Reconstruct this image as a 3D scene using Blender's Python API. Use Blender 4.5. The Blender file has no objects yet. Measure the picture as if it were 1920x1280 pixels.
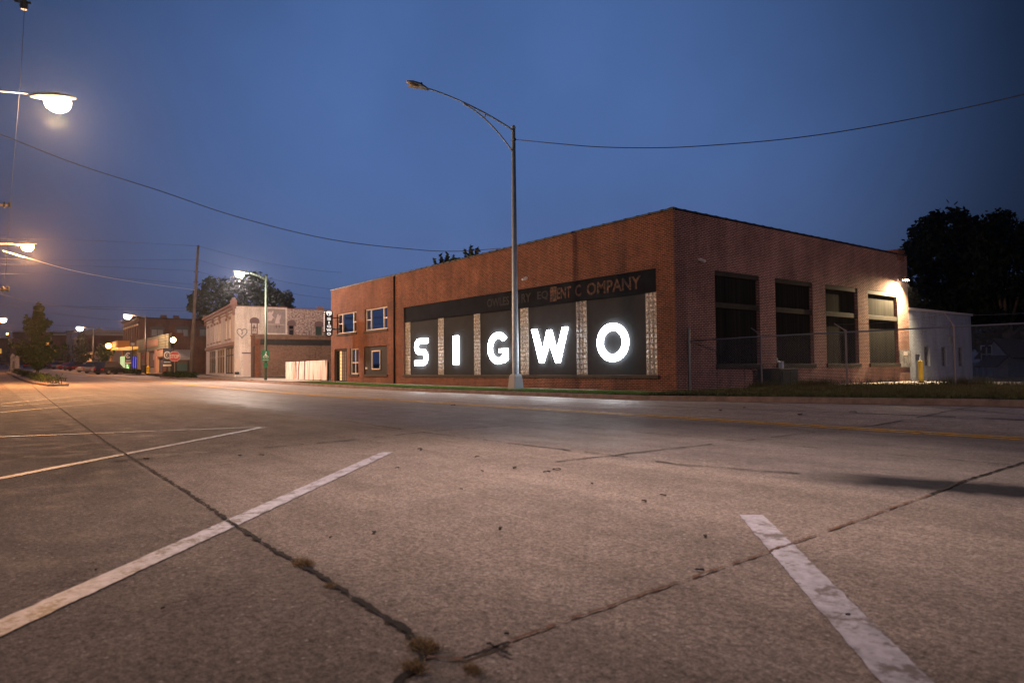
import bpy, bmesh, math, random
import numpy as np
from mathutils import Vector, Matrix
random.seed(7); RS = np.random.RandomState(11)
SC = bpy.context.scene; COL = SC.collection
R = math.radians

# ---------------------------------------------------------------- camera
CAMH, PSI, TH, RO, F = 1.05, 142.637, 2.30, -0.515, 1307.2
def _basis():
    p, t, r = R(PSI), R(TH), R(RO)
    f = Vector((math.cos(p)*math.cos(t), math.sin(p)*math.cos(t), math.sin(t)))
    r0 = Vector((math.sin(p), -math.cos(p), 0)); u0 = r0.cross(f)
    return f, r0*math.cos(r)+u0*math.sin(r), u0*math.cos(r)-r0*math.sin(r)
FW, RT, UP = _basis()
EYE = Vector((0, 0, CAMH))
def ray(px, py): return FW + RT*((px-960)/F) + UP*((640-py)/F)
def onY(px, py, Y): d = ray(px, py); return EYE + d*(Y/d.y)
def onX(px, py, X): d = ray(px, py); return EYE + d*(X/d.x)
def onZ(px, py, Z): d = ray(px, py); return EYE + d*((Z-CAMH)/d.z)
def atD(px, py, D): return EYE + ray(px, py)*D
cam = bpy.data.cameras.new('camera'); camo = bpy.data.objects.new('camera', cam); COL.objects.link(camo)
cam.lens = 36*F/1920; cam.sensor_width = 36; cam.clip_start = .05; cam.clip_end = 3000
camo.matrix_world = Matrix(((RT.x, UP.x, -FW.x, 0), (RT.y, UP.y, -FW.y, 0), (RT.z, UP.z, -FW.z, CAMH), (0, 0, 0, 1)))
cam.dof.use_dof = True; cam.dof.focus_distance = 27; cam.dof.aperture_fstop = 2.8
SC.camera = camo

# ---------------------------------------------------------------- dusk sky
w = bpy.data.worlds.new("World"); SC.world = w; w.use_nodes = True
nt = w.node_tree; nt.nodes.clear()
def N(t, ty, **k):
    n = t.nodes.new(ty)
    for a, b in k.items(): setattr(n, a, b)
    return n
tc = N(nt, 'ShaderNodeTexCoord'); sx = N(nt, 'ShaderNodeSeparateXYZ'); nt.links.new(tc.outputs['Generated'], sx.inputs[0])
cr = N(nt, 'ShaderNodeValToRGB'); nt.links.new(sx.outputs['Z'], cr.inputs[0])
SKY = [(0.0, (.090, .115, .25)), (.06, (.098, .150, .33)), (.13, (.104, .172, .385)), (.28, (.092, .178, .435)), (.5, (.080, .165, .42)), (1.0, (.04, .10, .30))]
el = cr.color_ramp.elements
while len(el) < len(SKY): el.new(.5)
for e, (p, c) in zip(el, SKY): e.position = p; e.color = (*c, 1)
# lens corner darkening put into the sky: lightest along the view, darker around
vd = N(nt, 'ShaderNodeVectorMath', operation='DOT_PRODUCT'); nt.links.new(tc.outputs['Generated'], vd.inputs[0])
vd.inputs[1].default_value = (-.785, .555, .275)
mr = N(nt, 'ShaderNodeMapRange', interpolation_type='SMOOTHSTEP'); mr.inputs[1].default_value = .77; mr.inputs[2].default_value = 1.0; mr.inputs[3].default_value = .13; mr.inputs[4].default_value = 1.04
nt.links.new(vd.outputs['Value'], mr.inputs[0])
nz = N(nt, 'ShaderNodeTexNoise'); nz.inputs['Scale'].default_value = 3.0; nz.inputs['Detail'].default_value = 6
nt.links.new(tc.outputs['Generated'], nz.inputs[0])
m2 = N(nt, 'ShaderNodeMapRange'); m2.inputs[1].default_value = .3; m2.inputs[2].default_value = .7; m2.inputs[3].default_value = .80; m2.inputs[4].default_value = 1.02
nt.links.new(nz.outputs[0], m2.inputs[0])
vd2 = N(nt, 'ShaderNodeVectorMath', operation='DOT_PRODUCT'); nt.links.new(tc.outputs['Generated'], vd2.inputs[0]); vd2.inputs[1].default_value = (-.683, -.683, .26)
mr2 = N(nt, 'ShaderNodeMapRange', interpolation_type='SMOOTHSTEP'); mr2.inputs[1].default_value = .60; mr2.inputs[2].default_value = .98; mr2.inputs[3].default_value = 0; mr2.inputs[4].default_value = .5
nt.links.new(vd2.outputs['Value'], mr2.inputs[0]); ad = N(nt, 'ShaderNodeMath', operation='ADD'); nt.links.new(mr.outputs[0], ad.inputs[0]); nt.links.new(mr2.outputs[0], ad.inputs[1])
mm = N(nt, 'ShaderNodeMath', operation='MULTIPLY'); nt.links.new(ad.outputs[0], mm.inputs[0]); nt.links.new(m2.outputs[0], mm.inputs[1])
bg = N(nt, 'ShaderNodeBackground'); nt.links.new(cr.outputs[0], bg.inputs[0]); nt.links.new(mm.outputs[0], bg.inputs[1])
wo = N(nt, 'ShaderNodeOutputWorld'); nt.links.new(bg.outputs[0], wo.inputs[0])
SC.view_settings.view_transform = 'Standard'; SC.view_settings.look = 'None'
SC.view_settings.exposure = -0.25; SC.view_settings.gamma = 1
SC.cycles.use_denoising = True
SC.cycles.sample_clamp_indirect = 4

# ---------------------------------------------------------------- materials
MAT = {}
def mat(name, col=(.5, .5, .5), rough=.7, metal=0, emit=None, es=0, var=0, vs=8, bump=0, bs=40, spec=.5, hue=None):
    if name in MAT: return MAT[name]
    m = bpy.data.materials.new(name); m.use_nodes = True; t = m.node_tree; b = t.nodes['Principled BSDF']
    b.inputs['Base Color'].default_value = (*col, 1); b.inputs['Roughness'].default_value = rough; b.inputs['Metallic'].default_value = metal
    b.inputs['Specular IOR Level'].default_value = spec
    g = N(t, 'ShaderNodeNewGeometry')
    if var:
        n = N(t, 'ShaderNodeTexNoise'); n.inputs['Scale'].default_value = vs; n.inputs['Detail'].default_value = 5; n.inputs['Roughness'].default_value = .65
        t.links.new(g.outputs['Position'], n.inputs[0])
        r = N(t, 'ShaderNodeValToRGB'); c2 = hue or tuple(min(1, x*(1+var)) for x in col)
        r.color_ramp.elements[0].position = .32; r.color_ramp.elements[0].color = (*[x*(1-var) for x in col], 1)
        r.color_ramp.elements[1].position = .68; r.color_ramp.elements[1].color = (*c2, 1)
        t.links.new(n.outputs[0], r.inputs[0]); t.links.new(r.outputs[0], b.inputs['Base Color'])
    if bump:
        n = N(t, 'ShaderNodeTexNoise'); n.inputs['Scale'].default_value = bs; n.inputs['Detail'].default_value = 3
        t.links.new(g.outputs['Position'], n.inputs[0])
        bp = N(t, 'ShaderNodeBump'); bp.inputs['Strength'].default_value = bump; bp.inputs['Distance'].default_value = .01
        t.links.new(n.outputs[0], bp.inputs['Height']); t.links.new(bp.outputs[0], b.inputs['Normal'])
    if emit:
        b.inputs['Emission Color'].default_value = (*emit, 1); b.inputs['Emission Strength'].default_value = es
    MAT[name] = m; return m
def brick(name, c1, c2, mo, grime=.35, patch=None, bw=.205, bh=.0675, ms=.011):
    m = bpy.data.materials.new(name); m.use_nodes = True; t = m.node_tree; b = t.nodes['Principled BSDF']
    uv = N(t, 'ShaderNodeUVMap'); uv.uv_map = 'UVMap'
    bt = N(t, 'ShaderNodeTexBrick'); bt.inputs['Scale'].default_value = 1; bt.inputs['Brick Width'].default_value = bw; bt.inputs['Row Height'].default_value = bh
    bt.inputs['Mortar Size'].default_value = ms; bt.inputs['Mortar Smooth'].default_value = .2; bt.inputs['Bias'].default_value = -.1
    bt.inputs['Color1'].default_value = (*c1, 1); bt.inputs['Color2'].default_value = (*c2, 1); bt.inputs['Mortar'].default_value = (*mo, 1)
    t.links.new(uv.outputs[0], bt.inputs['Vector'])
    def noi(sc, det, lo, hi, a, bb, rough=.6):
        n = N(t, 'ShaderNodeTexNoise'); n.inputs['Scale'].default_value = sc; n.inputs['Detail'].default_value = det; n.inputs['Roughness'].default_value = rough
        t.links.new(uv.outputs[0], n.inputs[0]); q = N(t, 'ShaderNodeMapRange')
        for i, v in zip((1, 2, 3, 4), (lo, hi, a, bb)): q.inputs[i].default_value = v
        t.links.new(n.outputs[0], q.inputs[0]); return q.outputs[0]
    def mulc(c, f):
        v = N(t, 'ShaderNodeVectorMath', operation='SCALE'); t.links.new(c, v.inputs[0]); t.links.new(f, v.inputs['Scale']); return v.outputs[0]
    c = mulc(bt.outputs['Color'], noi(.55, 5, .3, .7, 1-grime, 1+grime*.5))
    c = mulc(c, noi(9, 3, .3, .7, .78, 1.22))
    mp = N(t, 'ShaderNodeMapping'); mp.inputs['Scale'].default_value = (1.5, .16, 1); t.links.new(uv.outputs[0], mp.inputs[0])
    n_ = N(t, 'ShaderNodeTexNoise'); n_.inputs['Scale'].default_value = 1; n_.inputs['Detail'].default_value = 7; n_.inputs['Roughness'].default_value = .7; t.links.new(mp.outputs[0], n_.inputs[0])
    q_ = N(t, 'ShaderNodeMapRange'); q_.inputs[1].default_value = .35; q_.inputs[2].default_value = .65; q_.inputs[3].default_value = .78; q_.inputs[4].default_value = 1.22; t.links.new(n_.outputs[0], q_.inputs[0]); c = mulc(c, q_.outputs[0])
    if patch:
        mx = N(t, 'ShaderNodeMix', data_type='RGBA'); t.links.new(noi(patch[1], 8, .42, .62, 0, 1, .8), mx.inputs['Factor'])
        t.links.new(c, mx.inputs['A']); mx.inputs['B'].default_value = (*patch[0], 1); c = mx.outputs['Result']
    t.links.new(c, b.inputs['Base Color']); b.inputs['Roughness'].default_value = .9; b.inputs['Specular IOR Level'].default_value = .25
    bp = N(t, 'ShaderNodeBump'); bp.inputs['Strength'].default_value = .6; bp.inputs['Distance'].default_value = .008; bp.invert = True
    t.links.new(bt.outputs['Fac'], bp.inputs['Height']); t.links.new(bp.outputs[0], b.inputs['Normal'])
    MAT[name] = m; return m
brick('red_brick', (.185, .050, .024), (.055, .016, .010), (.27, .155, .11), ms=.013)
brick('side_brick', (.165, .048, .030), (.045, .013, .010), (.42, .29, .25), ms=.0145)
brick('dark_brick', (.13, .055, .04), (.19, .085, .06), (.24, .19, .17), patch=((.25, .19, .165), 5), grime=.5)
brick('brown_brick', (.17, .08, .06), (.12, .055, .045), (.22, .17, .15))
brick('maroon_brick', (.16, .045, .035), (.12, .035, .03), (.16, .08, .07))
brick('white_painted_brick', (.76, .77, .80), (.70, .71, .75), (.60, .61, .65), grime=.18)
brick('peeling_brick', (.17, .09, .09), (.12, .065, .07), (.24, .20, .21), patch=((.66, .64, .70), 5.5), grime=.3)
brick('block_wall', (.42, .47, .56), (.38, .43, .51), (.32, .36, .43), grime=.2, bw=.4, bh=.2, ms=.008)
# ---------------------------------------------------------------- mesh builder
class MB:
    def __init__(s): s.v = []; s.f = []
    def add(s, vs, fs):
        k = len(s.v); s.v += [tuple(p) for p in vs]; s.f += [tuple(i+k for i in f) for f in fs]; return s
    def quad(s, a, b, c, d): return s.add([a, b, c, d], [(0, 1, 2, 3)])
    def box(s, a, b, rz=0, piv=None):
        (x0, y0, z0), (x1, y1, z1) = [tuple(map(min, a, b)), tuple(map(max, a, b))]
        vs = [Vector(p) for p in ((x0, y0, z0), (x1, y0, z0), (x1, y1, z0), (x0, y1, z0), (x0, y0, z1), (x1, y0, z1), (x1, y1, z1), (x0, y1, z1))]
        if rz:
            c = Vector(piv) if piv else Vector(((x0+x1)/2, (y0+y1)/2, 0)); M = Matrix.Rotation(rz, 3, 'Z'); vs = [M @ (p-c) + c for p in vs]
        return s.add(vs, [(0, 3, 2, 1), (4, 5, 6, 7), (0, 1, 5, 4), (1, 2, 6, 5), (2, 3, 7, 6), (3, 0, 4, 7)])
    def obox(s, O, U, V, W, u, v, ww):      # box in a frame: ranges u, v, ww along unit vectors U, V, W
        vs = [O + U*a + V*b + W*c for c in ww for b in v for a in u]
        return s.add(vs, [(0, 2, 3, 1), (4, 5, 7, 6), (0, 1, 5, 4), (1, 3, 7, 5), (3, 2, 6, 7), (2, 0, 4, 6)])
    def tube(s, pts, r, n=8, cap=True):
        pts = [Vector(p) for p in pts]; rs = r if isinstance(r, (list, tuple)) else [r]*len(pts); k = len(s.v); prev = None
        for i, p in enumerate(pts):
            d = (pts[min(i+1, len(pts)-1)] - pts[max(i-1, 0)]).normalized()
            a = prev if prev else (Vector((0, 0, 1)) if abs(d.z) < .9 else Vector((1, 0, 0)))
            x = (a - d*a.dot(d)).normalized(); prev = x; y = d.cross(x)
            for j in range(n):
                t = 2*math.pi*j/n; s.v.append(tuple(p + (x*math.cos(t) + y*math.sin(t))*rs[i]))
        for i in range(len(pts)-1):
            for j in range(n): s.f.append((k+i*n+j, k+i*n+(j+1) % n, k+(i+1)*n+(j+1) % n, k+(i+1)*n+j))
        if cap: s.f.append(tuple(k+j for j in range(n))[::-1]); s.f.append(tuple(k+(len(pts)-1)*n+j for j in range(n)))
        return s
    def lathe(s, c, prof, n=14):
        c = Vector(c); k = len(s.v)
        for r, z in prof:
            for j in range(n): t = 2*math.pi*j/n; s.v.append((c.x+r*math.cos(t), c.y+r*math.sin(t), c.z+z))
        for i in range(len(prof)-1):
            for j in range(n): s.f.append((k+i*n+j, k+i*n+(j+1) % n, k+(i+1)*n+(j+1) % n, k+(i+1)*n+j))
        s.f.append(tuple(k+j for j in range(n))[::-1]); s.f.append(tuple(k+(len(prof)-1)*n+j for j in range(n))); return s
    def prism(s, poly, O, U, V, W, d):       # poly in (U,V) extruded from O along W by d
        n = len(poly); vs = [O+U*a+V*b for a, b in poly] + [O+U*a+V*b+W*d for a, b in poly]
        return s.add(vs, [tuple(range(n)), tuple(range(2*n-1, n-1, -1))] + [(i, i+n, (i+1) % n+n, (i+1) % n) for i in range(n)])
    def strip(s, L, Rr, O, U, V, W, d):      # solid ribbon between two polylines
        n = len(L); vs = []
        for off in (0, d):
            for q in (L, Rr): vs += [O+U*a+V*b+W*off for a, b in q]
        fs = []
        for i in range(n-1):
            fs += [(i, i+1, n+i+1, n+i), (2*n+i, 3*n+i, 3*n+i+1, 2*n+i+1), (i, 2*n+i, 2*n+i+1, i+1), (n+i, n+i+1, 3*n+i+1, 3*n+i)]
        fs += [(0, n, 3*n, 2*n), (n-1, 3*n-1, 4*n-1, 2*n-1)]
        return s.add(vs, fs)
    def build(s, name, m, parent=None, smooth=False, bevel=0, fixn=True):
        M = ROOT.get(parent.name, Matrix()) if parent else Matrix()
        me = bpy.data.meshes.new(name); A = np.array(s.v, float).reshape(-1, 3)
        Mi = np.array(M.inverted()); B = A @ Mi[:3, :3].T + Mi[:3, 3]
        me.from_pydata(B.tolist(), [], s.f); me.update()
        if fixn and len(s.f) < 60000:
            bm = bmesh.new(); bm.from_mesh(me); bmesh.ops.recalc_face_normals(bm, faces=bm.faces); bm.to_mesh(me); bm.free()
        uvl = me.uv_layers.new(name='UVMap'); nl = len(me.loops)
        vi = np.empty(nl, int); me.loops.foreach_get('vertex_index', vi)
        fn = np.empty(len(me.polygons)*3); me.polygons.foreach_get('normal', fn); fn = fn.reshape(-1, 3)
        lt = np.empty(len(me.polygons), int); me.polygons.foreach_get('loop_total', lt); fl = np.repeat(fn, lt, 0)
        fl = fl @ np.array(M)[:3, :3].T; P = A[vi]; a = np.abs(fl)
        uv = np.where((a[:, 2] >= a.max(1)-1e-6)[:, None], P[:, :2], np.where((a[:, 1] > a[:, 0])[:, None], P[:, [0, 2]], P[:, [1, 2]]))
        uvl.data.foreach_set('uv', uv.astype(np.float32).ravel())
        o = bpy.data.objects.new(name, me); COL.objects.link(o)
        if m: me.materials.append(MAT[m] if isinstance(m, str) else m)
        if smooth: me.polygons.foreach_set('use_smooth', [True]*len(me.polygons))
        if bevel:
            md = o.modifiers.new('bevel', 'BEVEL'); md.width = bevel; md.segments = 2; md.limit_method = 'ANGLE'
        if parent:
            o.parent = parent; ROOT[o.name] = M
        return o
ROOT = {}
def tag(o, label=None, cat=None, group=None, kind=None):
    if label: o['label'] = label
    if cat: o['category'] = cat
    if group: o['group'] = group
    if kind: o['kind'] = kind
    return o
def thing(name, loc, label, cat, group=None, rz=0):
    o = bpy.data.objects.new(name, None); COL.objects.link(o); o.location = loc; o.rotation_euler = (0, 0, rz); o.empty_display_size = .3
    ROOT[o.name] = Matrix.Translation(loc) @ Matrix.Rotation(rz, 4, 'Z'); return tag(o, label, cat, group)
def struct(o): o['kind'] = 'structure'; return o
def text_mb(txt, O, U, V, W, height, depth, width=None, center=True, bold=0):
    cu = bpy.data.curves.new('t', 'FONT'); cu.body = txt; cu.size = 1; cu.extrude = .5; cu.offset = bold; cu.resolution_u = 3
    if center: cu.align_x = 'CENTER'; 
    ob = bpy.data.objects.new('t', cu); COL.objects.link(ob); dg = bpy.context.evaluated_depsgraph_get()
    me = bpy.data.meshes.new_from_object(ob.evaluated_get(dg)); mb = MB()
    co = [v.co.copy() for v in me.vertices]; ys = [c.y for c in co]; xs = [c.x for c in co]; y0, y1 = min(ys), max(ys); x0, x1 = min(xs), max(xs)
    sy = height/(y1-y0); sxx = width/(x1-x0) if width else sy; cx = (x0+x1)/2 if center else x0
    mb.add([O + U*((c.x-cx)*sxx) + V*((c.y-y0)*sy) + W*((c.z+.5)*depth) for c in co], [tuple(p.vertices) for p in me.polygons])
    bpy.data.objects.remove(ob); bpy.data.curves.remove(cu); bpy.data.meshes.remove(me); return mb
def lamp(name, loc, power, col, parent=None, kind='SPOT', size=.15, cone=165, parentless=False):
    l = bpy.data.lights.new(name, kind); l.energy = power; l.color = col; l.shadow_soft_size = size
    if kind == 'SPOT': l.spot_size = R(cone); l.spot_blend = .6
    o = bpy.data.objects.new(name, l); COL.objects.link(o)
    if parent: o.parent = parent; o.location = ROOT[parent.name].inverted() @ Vector(loc)
    else: o.location = loc
    return o
X3, Y3, Z3 = Vector((1, 0, 0)), Vector((0, 1, 0)), Vector((0, 0, 1))

# ---------------------------------------------------------------- terrain
_tx = [-900, -400, -250, -175, -125, -95, -80, -60, -45, -30, 900]; _tz = [9, 5.6, 3.2, 1.95, 1.1, .62, .40, .25, .1, 0, 0]
def zt(x): return float(np.interp(x, _tx, _tz))
def sm(a, b, x): t = min(1, max(0, (x-a)/(b-a))); return t*t*(3-2*t)
KY = 17.4
def zr(x, y): return zt(x) + sm(12, 17.4, min(y, 17.4))*min(1, max(0, (x+16)/10))*.16
def zl(x, y):                                     # ground behind the far kerb
    base = zr(x, KY)+.15
    t = sm(-17, -11, x); fy = 21 + (x+16.3)*.51    # the fence line
    crest = .40
    if y < fy: zb = base + (crest-base)*sm(KY+.2, fy, y)
    else: zb = crest + (.22-crest)*sm(fy+.3, fy+3.5, y)
    return (base+.03)*(1-t) + max(zb, .22)*t
def gp(px, py, off=0):
    z = 0
    for _ in range(30): P = onZ(px, py, z); z = .5*z + .5*zr(P.x, P.y)
    P = onZ(px, py, z); P.z += off; return P
# ---------------------------------------------------------------- ground materials
def road_mat():
    m = bpy.data.materials.new('concrete_road'); m.use_nodes = True; t = m.node_tree; b = t.nodes['Principled BSDF']; L = t.links.new
    g = N(t, 'ShaderNodeNewGeometry'); s = N(t, 'ShaderNodeSeparateXYZ'); L(g.outputs['Position'], s.inputs[0])
    def noi(sc, det=4, rough=.6, vec=None):
        n = N(t, 'ShaderNodeTexNoise'); n.inputs['Scale'].default_value = sc; n.inputs['Detail'].default_value = det; n.inputs['Roughness'].default_value = rough
        L(vec or g.outputs['Position'], n.inputs[0]); return n.outputs[0]
    def mrg(x, a, bb, c, d):
        q = N(t, 'ShaderNodeMapRange')
        for i, v in zip((1, 2, 3, 4), (a, bb, c, d)): q.inputs[i].default_value = v
        L(x, q.inputs[0]); return q.outputs[0]
    def mul(*xs):
        o = xs[0]
        for x in xs[1:]:
            q = N(t, 'ShaderNodeMath', operation='MULTIPLY'); L(o, q.inputs[0]); L(x, q.inputs[1]); o = q.outputs[0]
        return o
    wob = N(t, 'ShaderNodeMath', operation='ADD'); L(s.outputs['Y'], wob.inputs[0]); L(mrg(noi(.5), .3, .7, -.5, .5), wob.inputs[1])
    cr = N(t, 'ShaderNodeValToRGB'); L(mrg(wob.outputs[0], 0, 20, 0, 1), cr.inputs[0])
    E = cr.color_ramp.elements
    st = [(0, (.150, .120, .102)), (.20, (.160, .130, .113)), (.29, (.155, .127, .110)), (.31, (.130, .109, .098)), (.42, (.124, .106, .096)), (.55, (.145, .125, .116)), (.60, (.21, .178, .163)), (.75, (.235, .20, .186)), (.86, (.28, .245, .23))]  # lane tones; far lane made paler to carry the letters' light
    while len(E) < len(st): E.new(.5)
    for e, (p, c) in zip(E, st): e.position = p; e.color = (*c, 1)
    # stretched traffic wear along X, blotches, fine aggregate
    mp = N(t, 'ShaderNodeMapping'); mp.inputs['Scale'].default_value = (.12, 1.6, 1); L(g.outputs['Position'], mp.inputs[0])
    slab = mrg(s.outputs['Y'], 1.40, 1.44, .74, 1.0)      # the slab beyond the long joint is a darker pour
    f = mul(mrg(noi(1, 4, .6, mp.outputs[0]), .3, .7, 1.30, 1.85), mrg(noi(.8, 6, .7), .3, .7, .78, 1.2), mrg(noi(7, 5, .7), .3, .7, .78, 1.22), mrg(noi(30, 4, .85), .36, .64, .45, 1.55), mrg(noi(95, 2, .8), .3, .7, .5, 1.5), slab)
    v = N(t, 'ShaderNodeTexVoronoi'); v.inputs['Scale'].default_value = 26; L(g.outputs['Position'], v.inputs['Vector'])
    sp = mrg(v.outputs['Distance'], .14, .26, 1, 0)
    v2 = N(t, 'ShaderNodeSeparateColor'); L(v.outputs['Color'], v2.inputs[0])
    spk = mul(sp, mrg(v2.outputs[0], .80, .84, 0, 1))
    # dark soft-edged streak on the right of the travel lane
    sc = N(t, 'ShaderNodeVectorMath', operation='SCALE'); L(cr.outputs[0], sc.inputs[0]); L(f, sc.inputs['Scale'])
    mx = N(t, 'ShaderNodeMix', data_type='RGBA'); L(mul(spk, mrg(noi(3), .35, .6, .25, .9)), mx.inputs['Factor']); L(sc.outputs[0], mx.inputs['A']); mx.inputs['B'].default_value = (.50, .44, .40, 1)
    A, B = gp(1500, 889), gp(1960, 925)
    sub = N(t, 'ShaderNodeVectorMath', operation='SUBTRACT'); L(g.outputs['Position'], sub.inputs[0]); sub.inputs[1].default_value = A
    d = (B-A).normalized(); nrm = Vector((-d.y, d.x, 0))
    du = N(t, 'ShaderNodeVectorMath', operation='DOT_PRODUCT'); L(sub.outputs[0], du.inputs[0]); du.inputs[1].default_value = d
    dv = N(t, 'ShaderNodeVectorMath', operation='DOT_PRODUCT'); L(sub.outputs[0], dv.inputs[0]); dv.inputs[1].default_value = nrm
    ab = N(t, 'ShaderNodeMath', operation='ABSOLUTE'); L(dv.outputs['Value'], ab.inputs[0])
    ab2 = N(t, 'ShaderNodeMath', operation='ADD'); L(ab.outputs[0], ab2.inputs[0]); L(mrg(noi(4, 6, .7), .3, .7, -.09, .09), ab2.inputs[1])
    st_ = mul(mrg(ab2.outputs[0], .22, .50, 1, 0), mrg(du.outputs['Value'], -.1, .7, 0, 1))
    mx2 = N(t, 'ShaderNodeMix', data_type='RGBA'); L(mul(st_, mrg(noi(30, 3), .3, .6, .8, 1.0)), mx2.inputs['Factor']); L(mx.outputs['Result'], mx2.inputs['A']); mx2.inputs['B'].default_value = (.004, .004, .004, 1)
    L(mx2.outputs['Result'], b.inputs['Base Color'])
    # polished travel lane mirrors the lit letters
    ln = N(t, 'ShaderNodeValToRGB'); L(mrg(wob.outputs[0], 0, 20, 0, 1), ln.inputs[0]); e = ln.color_ramp.elements
    rr = [(0, .95), (.28, .9), (.34, .60), (.50, .62), (.60, .85), (.76, .55), (1, .6)]
    while len(e) < len(rr): e.new(.5)
    for q, (p, c) in zip(e, rr): q.position = p; q.color = (c, c, c, 1)
    L(mul(ln.outputs[0], mrg(noi(2.5, 5), .3, .7, .85, 1.2)), b.inputs['Roughness']); b.inputs['Specular IOR Level'].default_value = .32
    bp = N(t, 'ShaderNodeBump'); bp.inputs['Strength'].default_value = .55; bp.inputs['Distance'].default_value = .006; L(mul(noi(70, 4, .75), noi(22, 3)), bp.inputs['Height']); L(bp.outputs[0], b.inputs['Normal'])
    MAT['concrete_road'] = m
road_mat()
mat('kerb_concrete', (.20, .145, .125), .85, var=.35, vs=3, bump=.3, bs=60)
mat('sidewalk_concrete', (.34, .30, .27), .85, var=.2, vs=2, bump=.2, bs=60)
mat('white_paint', (.50, .47, .52), .6, var=.28, vs=14, spec=.4)
mat('faded_paint', (.36, .32, .31), .6, var=.35, vs=9)
mat('yellow_paint', (.80, .43, .05), .6, var=.3, vs=8)
mat('dirt_ground', (.06, .055, .03), .95, var=.4, vs=3)
mat('gravel_slab', (.45, .42, .38), .9, var=.2, vs=2, bump=.3)
mat('joint_dark', (.010, .008, .007), .95, var=.5, vs=40, bump=.4)
mat('joint_rust', (.15, .075, .045), .9, var=.6, vs=30)
mat('grass_green', (.13, .27, .04), .8, var=.4, vs=5); mat('grass_verge', (.06, .075, .025), .85, var=.5, vs=3); mat('grass_dry', (.13, .085, .04), .85, var=.45, vs=2, hue=(.09, .11, .03))
mat('weed', (.20, .15, .06), .85, var=.5, vs=60, hue=(.50, .33, .17))

def worn(name, con=(.20, .165, .15), lo=.51, hi=.58, sc=5):
    m = MAT[name]; t = m.node_tree; b = t.nodes['Principled BSDF']; L = t.links.new; src = b.inputs['Base Color'].links[0].from_socket
    g = N(t, 'ShaderNodeNewGeometry'); n = N(t, 'ShaderNodeTexNoise'); n.inputs['Scale'].default_value = sc; n.inputs['Detail'].default_value = 10; n.inputs['Roughness'].default_value = .78; L(g.outputs['Position'], n.inputs[0])
    q = N(t, 'ShaderNodeMapRange'); q.inputs[1].default_value = lo; q.inputs[2].default_value = hi; L(n.outputs[0], q.inputs[0])
    mx = N(t, 'ShaderNodeMix', data_type='RGBA'); L(q.outputs[0], mx.inputs['Factor']); L(src, mx.inputs['A']); mx.inputs['B'].default_value = (*con, 1); L(mx.outputs['Result'], b.inputs['Base Color'])
worn('white_paint'); worn('faded_paint'); worn('yellow_paint', (.24, .17, .10))
# the road: one sheet following the street's grade
xs = sorted(set([-420+i*6 for i in range(55)] + [-92+i*2 for i in range(56)])); xs = [x for x in xs if x <= 18]+[24]
ys = [-30, -12, -6, -3, 0, 2, 4, 6, 8, 10, 12, 13, 14, 15, 16, 17, KY]
m_ = MB(); V = [(x, y, zr(x, y)) for x in xs for y in ys]; ny = len(ys)
m_.add(V, [(i*ny+j, (i+1)*ny+j, (i+1)*ny+j+1, i*ny+j+1) for i in range(len(xs)-1) for j in range(ny-1)])
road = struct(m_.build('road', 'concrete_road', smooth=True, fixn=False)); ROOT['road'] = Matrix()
# ground beyond the far kerb (yards and verge)
xs2 = sorted(set([-420+i*8 for i in range(41)] + [-92+i*1.5 for i in range(78)])); ys2 = [KY+.16+i*.4 for i in range(22)]+[27, 29, 32, 36, 42, 50, 70, 110, 200, 420]
m_ = MB(); V = [(x, y, zl(x, y)) for x in xs2 for y in ys2]; ny = len(ys2)
m_.add(V, [(i*ny+j, (i+1)*ny+j, (i+1)*ny+j+1, i*ny+j+1) for i in range(len(xs2)-1) for j in range(ny-1)])
struct(m_.build('verge_ground', 'dirt_ground', smooth=True, fixn=False))
m_ = MB(); V = []; gx = [-1500, -900, -500, -425, -300, -200, -100, -50, 0, 25, 80, 300, 900]; gy = [-900, -300, -60, -30, 17, 200, 425, 800, 1500]
V = [(x, y, zt(x)-.25) for x in gx for y in gy]; ny = len(gy)
m_.add(V, [(i*ny+j, (i+1)*ny+j, (i+1)*ny+j+1, i*ny+j+1) for i in range(len(gx)-1) for j in range(ny-1)])
struct(m_.build('ground', 'dirt_ground', fixn=False))
# kerb and gutter
def kerb_run(x0, x1, y, side=1, h=.15, step=3, wdt=.17):
    mb = MB(); n = max(1, int((x1-x0)/step)); prev = None
    for i in range(n+1):
        x = x0+(x1-x0)*i/n; z = zr(x, y); q = [(x, y-side*.32, z+.004), (x, y-side*.015, z+.012), (x, y+side*.012, z+h-.02), (x, y+side*.04, z+h), (x, y+side*wdt, z+h+.004), (x, y+side*wdt, z-.2)]
        if prev:
            k = len(mb.v); mb.add(prev+q, [(j, j+1, j+7, j+6) for j in range(5)])
        prev = q
    return mb
k_ = kerb_run(-90, 18, KY, step=2); kb = struct(k_.build('kerb', 'kerb_concrete', fixn=False))
k_ = kerb_run(-420, -103, KY, step=6); struct(k_.build('kerb', 'kerb_concrete', fixn=False))
# pavement along the shop fronts
def slab(name, xs_, y0, y1, mtl, off=.0, f=zl):
    mb = MB(); V = []
    for x in xs_:
        for y in (y0, (y0+y1)/2, y1): V.append((x, y, f(x, y)+off))
    mb.add(V, [(i*3+j, (i+1)*3+j, (i+1)*3+j+1, i*3+j+1) for i in range(len(xs_)-1) for j in range(2)]); return struct(mb.build(name, mtl, fixn=False))
slab('pavement', [-49-i*3 for i in range(15)][::-1], KY+.17, 21.5, 'sidewalk_concrete', .012)
slab('pavement', [-48.4+i*2 for i in range(15)], 19.1, 20.31, 'sidewalk_concrete', .012)
slab('pavement', [-420+i*6.3 for i in range(51)], KY+.17, 20.6, 'sidewalk_concrete', .012)
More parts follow.
